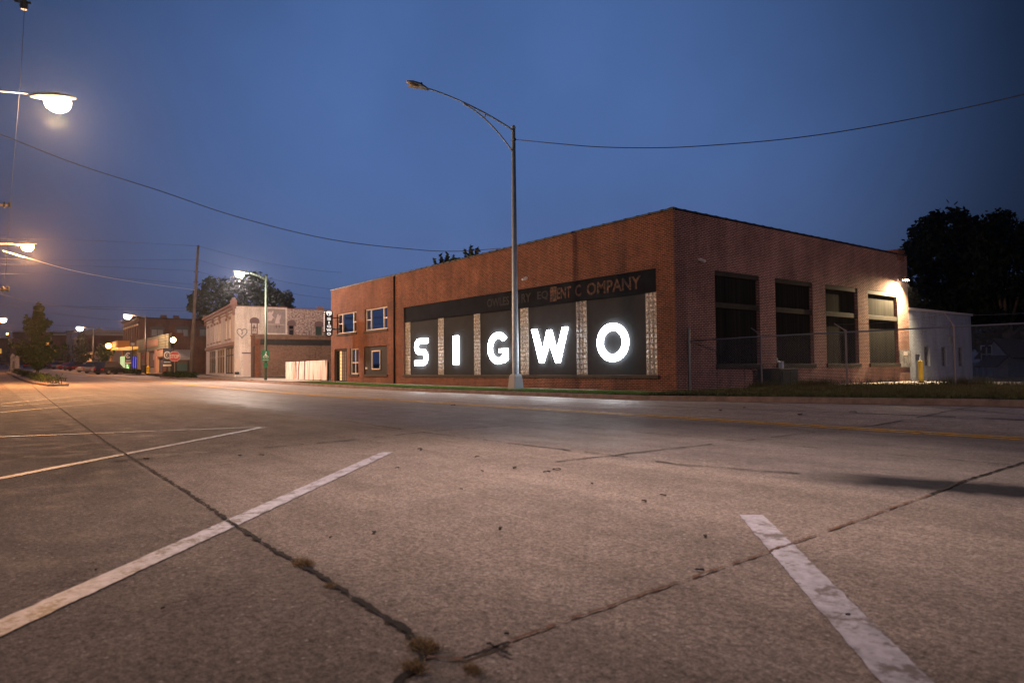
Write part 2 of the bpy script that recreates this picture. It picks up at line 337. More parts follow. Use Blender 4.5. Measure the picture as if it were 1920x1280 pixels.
# pale slab behind the fence
mb = MB(); pts = [(-16.4, 21.6), (-13.2, 23.6), (-10, 25.3), (-6, 27.4), (2, 31.5), (12, 36.5)]; V = []
for x, y in pts:
    V += [(x, y+.3, .262), (x+.3*0-.0, max(y+8, 38.5), .262)]
mb.add([(a, b, c) for a, b, c in V] + [(a, b, c-.1) for a, b, c in V], [(2*i, 2*i+2, 2*i+3, 2*i+1) for i in range(5)] + [(2*i+12, 2*i+14, 2*i+2, 2*i) for i in range(5)])
struct(mb.build('yard_slab', 'gravel_slab', fixn=False))

# painted markings, joints: sheets a few mm over the road, children of it
def ribbon(pts, w0, off, jit=0, step=.12, wj=0, name='road_joint', m='joint_dark', cut=None):
    mb = MB(); P = []
    for a, b in zip(pts[:-1], pts[1:]):
        n = max(1, int((b-a).length/step))
        for i in range(n): P.append(a.lerp(b, i/n))
    P.append(pts[-1]); k = 0; last = None
    for i, p in enumerate(P):
        d = (P[min(i+1, len(P)-1)]-P[max(i-1, 0)]); d.z = 0; d.normalize(); nn = Vector((-d.y, d.x, 0))
        c = p + nn*random.gauss(0, jit); ww = w0*(1+random.uniform(-wj, wj))/2
        a, b = c-nn*ww, c+nn*ww
        if cut and random.random() < cut: last = None; continue
        a.z = zr(a.x, a.y)+off; b.z = zr(b.x, b.y)+off
        if last: mb.quad(last[0], a, b, last[1])
        last = (a, b)
    return mb.build(name, m, road, fixn=False)
def seg(p, q, n=6):
    return [gp(p[0]+(q[0]-p[0])*i/n, p[1]+(q[1]-p[1])*i/n) for i in range(n+1)]
def stripe(A, B, wd=.13, off=.006, m='white_paint', name='parking_stripe', wear=.06):
    A = Vector(A); B = Vector(B); return ribbon([A, B], wd, off, .0015, .04, wear, name, m)
def gl(x, y): return Vector((x, y, zr(x, y)))
a = gp(726, 848); b = gp(0, 1178); dd = (b-a).normalized(); stripe(a, a+dd*7.2, .155)
a = gp(1408, 966); b = gp(1700, 1280); dd = (b-a).normalized(); stripe(a, a+dd*5.5, .17)
a = gp(494, 801); b = gp(0, 897); dd = (b-a).normalized(); stripe(a, a+dd*7.2, .13)
a = gp(490, 801); b = gp(0, 819); stripe(a, a+(b-a)*1.15, .12)
for p, q in (((252, 750), (0, 773)), ((222, 745), (0, 762)), ((180, 739), (0, 757)), ((255, 752), (130, 750))):
    a, b = gp(*p), gp(*q); stripe(a, a+(b-a).normalized()*min(30, (b-a).length), .13, m='faded_paint')
for p, q in (((1035, 750), (1050, 742)), ((1200, 746), (1242, 757)), ((1395, 752), (1545, 768)), ((1665, 758), (1925, 778)), ((780, 740), (830, 736)), ((885, 744), (925, 738))):
    a, b = gp(*p), gp(*q); stripe(a, b, .13, m='white_paint' if p[0] in (1035,) else 'faded_paint')
# yellow centre line pair
for o in (0, .30):
    ribbon([gl(x, 11.62+o) for x in range(-175, 18, 6)], .20, .006, 0, .5, .12, 'centre_line', 'yellow_paint')
# joints
J = [gp(60, 722), gp(100, 756), gp(200, 830), gp(262, 868), gp(345, 920), gp(430, 978), gp(500, 1024), gp(600, 1080), gp(700, 1145), gp(772, 1190)]
ribbon(J, .026, .010, .006, .035, .85)
ribbon([gp(772, 1190), gp(800, 1235), gp(765, 1262), gp(740, 1290)], .03, .010, .01, .03, .6)
ribbon([gp(800, 1235), gp(870, 1238), gp(935, 1212), gp(1200, 1118), gp(1400, 1050), gp(1500, 1015), gp(1745, 928)], .014, .010, .004, .03, .95, m='joint_rust', cut=.04)
ribbon([gp(870, 1240), gp(955, 1208)], .016, .013, .003, .01, .7); ribbon([gp(914, 1210), gp(960, 1235)], .018, .013, .003, .01, .6)
ribbon([gp(1745, 928), gp(1800, 905), gp(1925, 866)], .03, .010, .004, .05, .6)
ribbon([gp(150, 871), gp(270, 860), gp(640, 827), gp(830, 807), gp(950, 799)], .035, .010, .01, .1, .5, cut=.12)
ribbon([gp(640, 788), gp(770, 808), gp(960, 832), gp(1140, 853), gp(1270, 871), gp(1500, 889)], .028, .010, .012, .1, .6, cut=.25)
ribbon([gl(x, 14.6) for x in range(-60, 14, 3)], .04, .010, .01, .2, .6, cut=.15)
ribbon([gl(x, 8.6) for x in range(-60, 14, 3)], .02, .010, .01, .2, .8, cut=.3)
for x in (-31, -18.5, -6): ribbon([gl(x, 5.2), gl(x+.1, 17)], .03, .010, .01, .2, .6, cut=.2)

# grass made of blades
def blades(name, pts, hh, m, wd=.012, lean=.35):
    n = len(pts); P = np.array(pts); h = hh*(.5+RS.rand(n)); an = RS.rand(n)*6.28; ln = h*lean*RS.rand(n)*2; la = RS.rand(n)*6.28
    dx = np.cos(an)*wd; dy = np.sin(an)*wd
    A = P.copy(); A[:, 0] -= dx; A[:, 1] -= dy; B = P.copy(); B[:, 0] += dx; B[:, 1] += dy
    C = P.copy(); C[:, 0] += np.cos(la)*ln; C[:, 1] += np.sin(la)*ln; C[:, 2] += h
    V = np.stack([A, B, C], 1).reshape(-1, 3); mb = MB(); mb.v = V.tolist(); mb.f = [(3*i, 3*i+1, 3*i+2) for i in range(n)]
    return mb.build(name, m, fixn=False)
def scatter(n, x0, x1, y0f, y1f, dens=None):
    out = []
    while len(out) < n:
        x = random.uniform(x0, x1); y = random.uniform(y0f(x), y1f(x))
        if dens and random.random() > dens(x, y): continue
        out.append((x, y, zl(x, y)-.01))
    return out
tag(blades('grass', scatter(52000, -48, -15, lambda x: KY+.14, lambda x: KY+1.75), .06, 'grass_green', .010), 'strip of short bright green grass between kerb and brick wall', 'grass', kind='stuff')
tag(blades('grass', scatter(26000, -48, -90+41, lambda x: KY+.1, lambda x: KY+.2) if False else scatter(26000, -16, 9, lambda x: KY+.14, lambda x: KY+1.2), .065, 'grass_verge', .014), 'low green grass along the kerb in front of the wire fence', 'grass', kind='stuff')
tag(blades('dry_grass', scatter(60000, -16.2, 9, lambda x: KY+.9, lambda x: 21.6+(x+16.3)*.51, lambda x, y: .35+.65*(math.sin(x*2.1)*math.sin(y*3+x) > -.3)), .085, 'grass_dry', .011, .6), 'rough brown dry grass on the bank below the wire fence', 'grass', kind='stuff')
tag(blades('dry_grass', scatter(9000, -14.8, 9, lambda x: 21.0+(x+16.3)*.51, lambda x: 21.9+(x+16.3)*.51, lambda x, y: .15+.85*(math.sin(x*3.3)+math.sin(x*1.27) > .4)), .26, 'grass_dry', .009, .5), 'taller dry weeds standing along the foot of the wire fence', 'weeds', kind='stuff')
def crackweed(px, py, r, n, h, label):
    c = gp(px, py); r *= .7; n = int(n*.9); h *= .9; tag(blades('weed_tuft', [(c.x+RS.normal()*r, c.y+RS.normal()*r*.6, c.z+.004) for _ in range(n)], h, 'weed', .0022, 1.3), label, 'weeds', kind='stuff')
crackweed(795, 1215, .045, 900, .02, 'brown green weed tuft where two pavement cracks meet')
crackweed(775, 1255, .035, 500, .02, 'brown weeds in the crack at the bottom edge of the photo')
crackweed(885, 1258, .03, 260, .014, 'small dry weed patch right of the crack junction')
crackweed(568, 1058, .05, 700, .02, 'green moss tuft midway along the long dark joint')
crackweed(620, 1100, .03, 200, .012, 'thin weed tuft nearer along the long dark joint')
mat('dead_leaf', (.03, .022, .018), .9, var=.5, vs=30)
def leaf(p, s, a, label='small dark dead leaf lying on the bare concrete road'):
    mb = MB(); c = Vector(p); c.z += .012; n = 7; ca, sa = math.cos(a), math.sin(a); q = []
    for i in range(n*2):
        t = math.pi*i/n; u = math.cos(t)*s; v = math.sin(t)*s*.38*(1+.3*math.sin(3*t)); q.append((c.x+u*ca-v*sa, c.y+u*sa+v*ca, c.z+abs(v)*.5))
    k = len(q); mb.add(q+[(x, y, z-.006) for x, y, z in q], [tuple(range(k)), tuple(range(2*k-1, k-1, -1))]+[(i, i+k, (i+1) % k+k, (i+1) % k) for i in range(k)])
    tag(mb.build('dead_leaf', 'dead_leaf'), label, 'leaf', 'dead leaves scattered on the road')
for px, py, s in ((701, 1000, .035), (938, 992, .035), (1322, 1007, .03), (1312, 1071, .03), (950, 1191, .012), (273, 861, .05), (275, 861, .04), (1044, 881, .06), (965, 878, .06), (1025, 886, .05), (895, 857, .05), (787, 842, .05), (790, 844, .05), (450, 855, .05), (490, 854, .05), (1590, 1155, .012), (1243, 930, .04), (1208, 941, .04), (865, 918, .02), (1110, 908, .03), (745, 878, .03), (904, 884, .03), (305, 1143, .012), (180, 1070, .014), (620, 1009, .016), (850, 760, .12), (1500, 778, .14), (1600, 773, .1), (1350, 770, .14), (1395, 765, .1)):
    leaf(gp(px, py), s*.8, random.uniform(0, 3))

# ---------------------------------------------------------------- building helpers
def wall(mb, O, U, L, z0, z1, holes=(), d=.22, inn=None):
    """wall sheet with real openings and reveals; O has z=0, inn = inward unit vector"""
    us = sorted({0, L} | {h[0] for h in holes} | {h[1] for h in holes}); zs = sorted({z0, z1} | {h[2] for h in holes} | {h[3] for h in holes})
    P = lambda u, z, k=0: O+U*u+Vector((0, 0, z))+(inn*k if k else Vector())
    for i in range(len(us)-1):
        for j in range(len(zs)-1):
            cu, cz = (us[i]+us[i+1])/2, (zs[j]+zs[j+1])/2
            if any(h[0] < cu < h[1] and h[2] < cz < h[3] for h in holes): continue
            mb.quad(P(us[i], zs[j]), P(us[i+1], zs[j]), P(us[i+1], zs[j+1]), P(us[i], zs[j+1]))
    for a, b, c, e in holes:
        mb.quad(P(a, c), P(a, e), P(a, e, d), P(a, c, d)); mb.quad(P(b, c), P(b, e), P(b, e, d), P(b, c, d))
        mb.quad(P(a, c), P(b, c), P(b, c, d), P(a, c, d)); mb.quad(P(a, e), P(b, e), P(b, e, d), P(a, e, d))
    return mb
class Fac:                                        # a facade frame: u along, z up, k outward
    def __init__(s, O, U, out): s.O, s.U, s.W = Vector(O), Vector(U).normalized(), Vector(out).normalized()
    def p(s, u, z, k=0): return s.O+s.U*u+Vector((0, 0, z))+s.W*k
    def box(s, mb, u0, u1, z0, z1, k0, k1): return mb.obox(s.O, s.U, s.W, Z3, (u0, u1), (k0, k1), (z0, z1))
    def frame(s, mb, u0, u1, z0, z1, k0, k1, t):
        s.box(mb, u0, u1, z0, z0+t, k0, k1); s.box(mb, u0, u1, z1-t, z1, k0, k1)
        s.box(mb, u0, u0+t, z0+t, z1-t, k0, k1); s.box(mb, u1-t, u1, z0+t, z1-t, k0, k1); return mb
mat('black_board', (.014, .017, .021), .9, var=.35, vs=1.2, bump=.2, bs=20); mat('black_batten', (.018, .015, .013), .8, var=.5, vs=1.5)
mat('dark_wood', (.022, .018, .012), .8, var=.35, vs=3); mat('roof_tile', (.018, .018, .02), .6, var=.4, vs=4); mat('roof_dark', (.05, .05, .05), .9)
mat('sill_dark', (.05, .04, .03), .85, var=.3, vs=4); mat('white_frame', (.70, .64, .62), .45); mat('dark_glass', (.012, .014, .018), .04, spec=.9); mat('mirror_glass', (.42, .50, .56), .03, 1); mat('dark_metal', (.03, .03, .03), .5)
mat('letter_light', (.9, .9, .9), .4, emit=(.93, .96, 1.0), es=22); mat('letter_side', (.85, .87, .9), .4, emit=(.9, .95, 1), es=3)
mat('sign_band', (.005, .007, .012), .85, var=.6, vs=1.3, spec=.1); mat('rust_paint', (.20, .085, .04), .85, var=.55, vs=6); mat('ghost_paint', (.026, .022, .022), .85, var=.6, vs=4)
worn('rust_paint', (.010, .010, .013), .38, .56, 5); worn('ghost_paint', (.006, .008, .012), .34, .52, 5)
mat('galvanised', (.46, .54, .62), .5, .25, var=.15, vs=6, bump=.1); mat('warm_lit', (.8, .5, .3), .6, emit=(1, .42, .16), es=1.1)
def glass_block_mat():
    m = mat('glass_block', (.42, .41, .37), .14, spec=.9); t = m.node_tree; b = t.nodes['Principled BSDF']; L = t.links.new
    g = N(t, 'ShaderNodeNewGeometry'); v = N(t, 'ShaderNodeTexVoronoi'); v.inputs['Scale'].default_value = 17; L(g.outputs['Position'], v.inputs['Vector'])
    r = N(t, 'ShaderNodeValToRGB'); r.color_ramp.elements[0].color = (.10, .095, .085, 1); r.color_ramp.elements[1].color = (.72, .68, .60, 1); r.color_ramp.elements[1].position = .75
    L(v.outputs['Color'], r.inputs[0]); L(r.outputs[0], b.inputs['Base Color'])
    bp = N(t, 'ShaderNodeBump'); bp.inputs['Strength'].default_value = .9; bp.inputs['Distance'].default_value = .03; L(v.outputs['Distance'], bp.inputs['Height']); L(bp.outputs[0], b.inputs['Normal'])
glass_block_mat(); mat('block_mortar', (.30, .27, .23), .9)
def batten_mat():
    m = mat('ribbed_panel', (.03, .028, .022), .9, spec=.1); t = m.node_tree; b = t.nodes['Principled BSDF']; L = t.links.new
    uv = N(t, 'ShaderNodeUVMap'); uv.uv_map = 'UVMap'; mp = N(t, 'ShaderNodeMapping'); mp.inputs['Scale'].default_value = (9, .18, 1); L(uv.outputs[0], mp.inputs[0])
    n = N(t, 'ShaderNodeTexNoise'); n.inputs['Scale'].default_value = 1; n.inputs['Detail'].default_value = 4; L(mp.outputs[0], n.inputs[0])
    r = N(t, 'ShaderNodeValToRGB'); r.color_ramp.elements[0].position = .3; r.color_ramp.elements[1].position = .7
    r.color_ramp.elements[0].color = (.003, .003, .003, 1); r.color_ramp.elements[1].color = (.022, .021, .017, 1); L(n.outputs[0], r.inputs[0]); L(r.outputs[0], b.inputs['Base Color'])
batten_mat()

# ---------------------------------------------------------------- the lettered brick building
CX, WY, HT, LX, BY = -16.72, 20.35, 6.92, -48.4, 39.5
FB = Fac((0, WY, 0), (1, 0, 0), (0, -1, 0)); SB = Fac((CX, 0, 0), (0, 1, 0), (1, 0, 0))
def fu(px, py, y=WY): P = onY(px, py, y); return P.x, P.z
def su(px, py): P = onX(px, py, CX); return P.y, P.z
main = thing('brick_building', (CX, WY, .1), 'long red brick building on the corner with big glowing white letters in dark window bays', 'building')
u0, zt0 = fu(756.8, 576.8); u1, zt1 = fu(1229.5, 501.8); _, zs0 = fu(757, 702.2); _, zs1 = fu(1231.6, 703.2); ZT = (zt0+zt1)/2; ZS = (zs0+zs1)/2
_, zb0 = fu(757, 602.5); _, zb1 = fu(1228.4, 548.3); ZB = (zb0+zb1)/2
def rect(pxa, pxb, pya, pyb, f=fu):               # mean-height rectangle from left/right columns: pya=(topL,topR), pyb=(botL,botR)
    a, za = f(pxa, pya[0]); b, zb = f(pxb, pya[1]); _, zc = f(pxa, pyb[0]); _, zd = f(pxb, pyb[1]); return [a, b, (zc+zd)/2, (za+zb)/2]
WA = rect(631.7, 668.2, (588.7, 583.6), (626.7, 622.8)); WB_ = rect(683.9, 726.1, (579.6, 573.9), (620.2, 615.1))
WB_[2] = WA[2] = (WA[2]+WB_[2])/2; WB_[3] = WA[3] = (WA[3]+WB_[3])/2
DR = rect(627, 650.5, (655, 652.5), (717, 717)); WC = rect(656, 671.9, (653.6, 652.4), (701.3, 701.3)); WD = rect(682.4, 725.7, (650.5, 647), (701.5, 702)); DR[2] = .2
mb = MB(); O = Vector((LX, WY, 0)); sh = lambda h: (h[0]-LX, h[1]-LX, h[2], h[3])
wall(mb, O, X3, CX-LX, -.3, HT, [sh([u0, u1, ZS, ZT])]+[sh(h) for h in (WA, WB_, WC, WD, DR)], .26, Vector((0, 1, 0)))
mb.build('front_wall', 'red_brick', main)
SW = []
for a, b, tl, tr in ((1339.7, 1423, 504.4, 513.8), (1452.8, 1523, 520, 529), (1547, 1607.5, 532.5, 541), (1627, 1682, 544.4, 553)):
    SW.append(rect(a, b, (tl, tr), (682, 681), su))
zt_ = sum(s[3] for s in SW)/4; zb_ = sum(s[2] for s in SW)/4
for s in SW: s[2], s[3] = zb_, zt_
mb = MB(); wall(mb, Vector((CX, WY, 0)), Y3, BY-WY, -.3, HT, [(s[0]-WY, s[1]-WY, s[2], s[3]) for s in SW], .26, Vector((-1, 0, 0)))
mb.build('side_wall', 'side_brick', main)
mb = MB(); mb.quad((LX, WY, -.3), (LX, BY, -.3), (LX, BY, HT), (LX, WY, HT)); mb.quad((LX, BY, -.3), (CX, BY, -.3), (CX, BY, HT), (LX, BY, HT)); mb.build('rear_wall', 'red_brick', main)
mb = MB(); mb.box((LX+.03, WY+.03, HT-.5), (CX-.03, BY-.03, HT-.45)); mb.build('roof', 'roof_dark', main)
# coping: humped clay tiles in a row
mb = MB(); n = int((CX-LX)/.62)
def hump(mb, a, b, W, r, z):
    U = (b-a).normalized(); L = (b-a).length; poly = [(-r, -.02), (-r, .03), (-r*.6, .075), (0, .09), (r*.6, .075), (r, .03), (r, -.02)]
    k = len(mb.v); m = len(poly)
    for u, s in ((0, 1.12), (.1, 1.12), (.13, 1.0), (L+.01, .94)): mb.v += [tuple(a+U*u+W*(x*s)+Z3*(z+y*s)) for x, y in poly]
    mb.f += [(k+i*m+j, k+i*m+j+1, k+(i+1)*m+j+1, k+(i+1)*m+j) for i in range(3) for j in range(m-1)]+[tuple(range(k, k+m)), tuple(range(k+3*m, k+4*m))[::-1]]
for i in range(n):
    a = LX+(CX-LX)*i/n; b = LX+(CX-LX)*(i+1)/n; hump(mb, Vector((a, WY+.12, 0)), Vector((b, WY+.12, 0)), Y3, .17, HT+.02)
n = int((BY-WY)/.62)
for i in range(n):
    a = WY+(BY-WY)*i/n; b = WY+(BY-WY)*(i+1)/n; hump(mb, Vector((CX-.12, a, 0)), Vector((CX-.12, b, 0)), X3, .17, HT+.022)
mb.build('coping', 'roof_tile', main)
# raised corner block at the back
cu, cz = su(1693, 482)
mb = MB(); mb.box((CX-.9, BY-1.1, HT-.3), (CX+.03, BY-.35, HT+.22)); mb.box((CX-.95, BY-1.16, HT+.22), (CX+.06, BY-.3, HT+.28)); mb.build('chimney', 'red_brick', main)
# recessed bay: boards, glass block columns, band, sill
mb = MB(); FB.box(mb, u0+.003, u1-.003, ZB, ZT-.003, -.16, -.05); band = mb.build('sign_band', 'sign_band', main)
mb = MB(); FB.box(mb, u0-.06, u1+.08, ZS-.13, ZS, -.10, .07); mb.build('sill', 'sill_dark', main, bevel=.01)
cols = [(756.8, 764.9), (818.5, 828.8), (885.4, 897.1), (972.4, 987.6), (1077.2, 1097), (1207.8, 1230.8)]
ce = []
for i, (a, b) in enumerate(cols):
    y = 650; xa, xb = fu(a, y)[0], fu(b, y)[0]; xa = max(xa, u0+.004); xb = min(xb, u1-.004)
    if i == 0: xb = xa+.60
    ce.append((xa, xb)); g_ = MB(); FB.box(g_, xa, xb, ZS, ZB-.003, -.2, -.115); col = g_.build('glass_block_column', 'block_mortar', main)
    g_ = MB(); nb = 3; wd = (xb-xa)/nb; nr = int(round((ZB-ZS)/wd)); rh = (ZB-ZS)/nr
    for r_ in range(nr):
        for q in range(nb):
            c0, c1 = xa+q*wd+.012, xa+(q+1)*wd-.012; z0, z1 = ZS+r_*rh+.012, ZS+(r_+1)*rh-.012
            k = len(g_.v); e = .03; g_.v += [tuple(FB.p(*p)) for p in ((c0, z0, -.114), (c1, z0, -.114), (c1, z1, -.114), (c0, z1, -.114), (c0+e, z0+e, -.085), (c1-e, z0+e, -.085), (c1-e, z1-e, -.085), (c0+e, z1-e, -.085))]
            g_.f += [(k+4, k+5, k+6, k+7)]+[(k+j, k+(j+1) % 4, k+4+(j+1) % 4, k+4+j) for j in range(4)]
    g_.build('glass_blocks', 'glass_block', col)
for i in range(5):
    a, b = ce[i][1], ce[i+1][0]; mb = MB(); FB.box(mb, a+.003, b-.003, ZS, ZB-.003, -.22, -.13); bd = mb.build('window_board', 'black_board', main)
# lit letters
def arc(cx, cy, rx, ry, a0, a1, n=14): return [(cx+rx*math.cos(R(a0+(a1-a0)*i/n)), cy+ry*math.sin(R(a0+(a1-a0)*i/n))) for i in range(n+1)]
def offs(path, w):
    Lp, Rp = [], []
    for i, p in enumerate(path):
        a = path[max(i-1, 0)]; b = path[min(i+1, len(path)-1)]; dx, dy = b[0]-a[0], b[1]-a[1]; l = math.hypot(dx, dy) or 1; nx, ny_ = -dy/l*w/2, dx/l*w/2
        Lp.append((p[0]+nx, p[1]+ny_)); Rp.append((p[0]-nx, p[1]-ny_))
    return Lp, Rp
def letter_shapes(ch, w, h, t):
    q = t/2
    if ch == 'I': return [('p', [(0, 0), (w, 0), (w, h), (0, h)])]
    if ch == 'O': return [('s', *[arc(w/2, h/2, w/2-k, h/2-k, 90, 450, 40) for k in (0, t)])]
    if ch == 'W':
        d = t*1.08; m = w/2
        return [('p', [(0, h), (d, h), (w*.30, h*.28), (m-d*.42, h*.95), (m+d*.42, h*.95), (w*.70, h*.28), (w-d, h), (w, h), (w*.76+d*.12, 0), (w*.76-d*.62, 0), (m, h*.60), (w*.24+d*.62, 0), (w*.24-d*.12, 0)])]
    if ch == 'S':
        r = h*.235; P = [(w, h-q)]; P += arc(q+r*.95, h-q-r, r*.95, r, 90, 180, 8); P += arc(q+r*.95, h/2+r-q*0, r*.95, r, 180, 270, 8)[0:]
        k = [(w, h-q)] + arc(q+r, h-q-r*.9, r, r*.9, 90, 180, 8) + arc(q+r, h/2+r*.9, r, r*.9, 180, 270, 8) + arc(w-q-r, h/2-r*.9, r, r*.9, 90, 0, 8) + arc(w-q-r, q+r*.9, r, r*.9, 0, -90, 8) + [(0, q)]
        return [('c', k, t)]
    if ch == 'G':
        k = arc(w/2+.02, h/2, w/2-q, h/2-q, 48, 300, 30); k2 = [(w-q, h*.47), (w-q, q*1.6)]
        outer = arc(w*.53, h/2, w*.53, h/2, 40, 318, 34); inner = arc(w*.53, h/2, w*.53-t, h/2-t, 44, 312, 34)
        return [('s', outer, inner), ('p', [(w*.60, h*.47), (w, h*.47), (w, h*.12), (w*.80, h*.03), (w-t, h*.10), (w-t, h*.47-t*.62), (w*.60, h*.47-t*.62)])]
def letter_mb(ch, F_, u, z, w, h, t, k0, k1):
    mb = MB(); O = F_.p(u, z, k0)
    for s in letter_shapes(ch, w, h, t):
        if s[0] == 'p': mb.prism(s[1], O, F_.U, Z3, F_.W, k1-k0)
        elif s[0] == 's': mb.strip(s[1], s[2], O, F_.U, Z3, F_.W, k1-k0)
        else: mb.strip(*offs(s[1], s[2]), O, F_.U, Z3, F_.W, k1-k0)
    return mb
LET = [('S', 775.5, 799.8, 622.8, 679), ('I', 847.5, 857.6, 617.4, 676.7), ('G', 912.3, 950, 609.6, 674.8), ('W', 994.4, 1063.3, 597.7, 672.3), ('O', 1116.6, 1176.8, 589.6, 670)]
for ch, a, b, t_, b_ in LET:
    xa = fu(a, 640)[0]; xb = fu(b, 640)[0]; m_x = (a+b)/2; zt2 = fu(m_x, t_+(0 if ch in 'O' else 0))[1]; zb2 = fu(m_x, b_)[1]
    xa += .05; xb -= .05; zt2, zb2 = 2.89, 1.34
    letter_mb(ch, FB, xa, zb2, xb-xa, zt2-zb2, .28 if ch != 'I' else xb-xa, -.13, -.03).build('lit_letter', 'letter_light', main)
print('letters', [(ch, [round(v, 2) for v in (fu(a, 640)[0], fu(b, 640)[0], fu((a+b)/2, t_)[1], fu((a+b)/2, b_)[1])]) for ch, a, b, t_, b_ in LET], 'bay', ZS, ZB, ZT)
# worn lettering on the band
def bandtext(txt, pa, pb, m, hgt=.46, z=None):
    xa, xb = fu(pa, 560)[0], fu(pb, 540)[0]; zc = (ZB+ZT)/2-hgt/2 if z is None else z
    text_mb(txt, FB.p((xa+xb)/2, zc, -.05), FB.U, Z3, FB.W, hgt, .006, xb-xa, bold=.02).build('faded_lettering', m, band)
bandtext('OWLES', 912, 953, 'ghost_paint', .42); bandtext('IN', 957, 972, 'ghost_paint', .42); bandtext('RY', 976, 994, 'ghost_paint', .42); bandtext('EQ', 1006, 1026, 'ghost_paint', .42)
bandtext('ENT', 1043, 1069, 'rust_paint', .5); bandtext('C', 1077, 1088, 'rust_paint', .5); bandtext('OMPANY', 1099, 1200, 'rust_paint', .52)
xa, xb = fu(1030, 550)[0], fu(1042, 550)[0]; mb = MB(); FB.box(mb, xa, xb, (ZB+ZT)/2-.32, (ZB+ZT)/2+.32, -.051, -.044); mb.build('rust_patch', 'rust_paint', band)
# two-part wall details
a, b = fu(737.3, 640)[0], fu(742.8, 640)[0]; mb = MB(); FB.box(mb, a+.12, b-.12, .15, HT-.03, .003, .07); mat('black_pipe', (.006, .005, .005), .95, spec=.1); mb.build('downpipe', 'black_pipe', main, bevel=.02)
mb = MB(); xa, za = fu(993, 490); mb.tube([FB.p(xa, za+.9, .02), FB.p(xa+.03, HT-.1, .02)], .012, 5); mb.build('cable', 'dark_metal', main)
def dome_cam(P, W, parent):
    mb = MB(); mb.tube([P, P+W*.12], .045, 8); mb.tube([P+W*.08-Z3*.02, P+W*.30-Z3*.10], [.06, .055], 10); mb.build('camera', 'white_frame', parent, smooth=False)
xa, za = fu(988.5, 521); dome_cam(FB.p(xa, za), FB.W, main); ya, za = su(1309.7, 486.6); dome_cam(SB.p(ya, za), SB.W, main)
# upper windows
def win(F_, h, vm, hm, parent, sill=True, depth=-.12, ft=.07, gl='mirror_glass', fm='white_frame', name='window'):
    g_ = MB(); F_.box(g_, h[0]+.002, h[1]-.002, h[2]+.002, h[3]-.002, depth-.06, depth-.03); o = g_.build(name, gl, parent)
    f = MB(); F_.frame(f, h[0]+.004, h[1]-.004, h[2]+.004, h[3]-.004, depth-.029, depth+.03, ft)
    for u in vm: F_.box(f, u-ft/2, u+ft/2, h[2]+ft, h[3]-ft, depth-.029, depth+.025)
    for z, a, b in hm: F_.box(f, a, b, z-ft/2, z+ft/2, depth-.029, depth+.02)
    f.build('frame', fm, o)
    if sill: s_ = MB(); F_.box(s_, h[0]-.08, h[1]+.08, h[2]-.14, h[2]-.003, -.1, .07); s_.build('sill', 'sill_dark', o)
    return o
for h in (WA, WB_):
    wv = [h[0]+(h[1]-h[0])*.235, h[0]+(h[1]-h[0])*.80]; zm = (h[2]+h[3])/2
    win(FB, h, wv, [(zm, h[0]+.07, wv[0]-.035), (zm, wv[1]+.035, h[1]-.07)], main)
win(FB, WC, [(WC[0]+WC[1])/2], [((WC[2]*.55+WC[3]*.45), WC[0]+.07, WC[1]-.07)], main)
mb = MB(); FB.box(mb, WD[0]+.003, WD[1]-.003, WD[2]+.003, WD[3]-.003, -.2, -.06); pan = mb.build('wooden_panel', 'black_batten', main)
w2 = rect(697, 711.8, (658, 657), (691.6, 692)); mb = MB(); g_ = MB(); FB.box(g_, w2[0], w2[1], w2[2], w2[3], -.058, -.045); wo2 = g_.build('small_window', 'mirror_glass', pan)
FB.frame(mb, w2[0]-.03, w2[1]+.03, w2[2]-.03, w2[3]+.03, -.058, -.01, .07); mb.build('frame', 'white_frame', wo2)
mb = MB(); FB.box(mb, WD[0]-.08, WD[1]+.08, WD[2]-.13, WD[2]-.003, -.1, .06); mb.build('sill', 'sill_dark', main)
u, z = fu(686, 690); mb = MB(); FB.box(mb, u-.12, u+.12, z-.06, z+.06, -.058, -.03); mb.build('plate', 'white_frame', pan)
# entrance
d_ = DR; g_ = MB(); FB.box(g_, d_[0]+.01, d_[1]-.01, d_[2], d_[3]-.01, -.24, -.21); dr = g_.build('door', 'dark_glass', main)
f = MB(); FB.frame(f, d_[0]+.012, d_[1]-.012, d_[2]+.03, d_[3]-.012, -.209, -.12, .13)
for k in range(1, 5):
    u = d_[0]+.13+(d_[1]-d_[0]-.26)*k/5; FB.box(f, u-.015, u+.015, d_[2]+.16, d_[3]-.14, -.209, -.18)
for k in range(1, 9):
    z = d_[2]+.1+(d_[3]-d_[2]-.2)*k/9; FB.box(f, d_[0]+.14, d_[1]-.14, z-.012, z+.012, -.208, -.182)
f.build('frame', 'dark_metal', dr)
mb = MB(); uu = [d_[0]+.13+(d_[1]-d_[0]-.26)*k/5 for k in (1, 2)]; FB.box(mb, uu[0]+.02, uu[1]-.02, d_[2]+.2, d_[3]-.16, -.209, -.2); mb.build('lit_pane', 'warm_lit', dr)
mb = MB(); FB.box(mb, uu[1]+.02, d_[1]-.15, d_[2]+.2, d_[3]-.16, -.209, -.2); mat('grey_pane', (.16, .14, .12), .3); mb.build('grey_pane', 'grey_pane', dr)
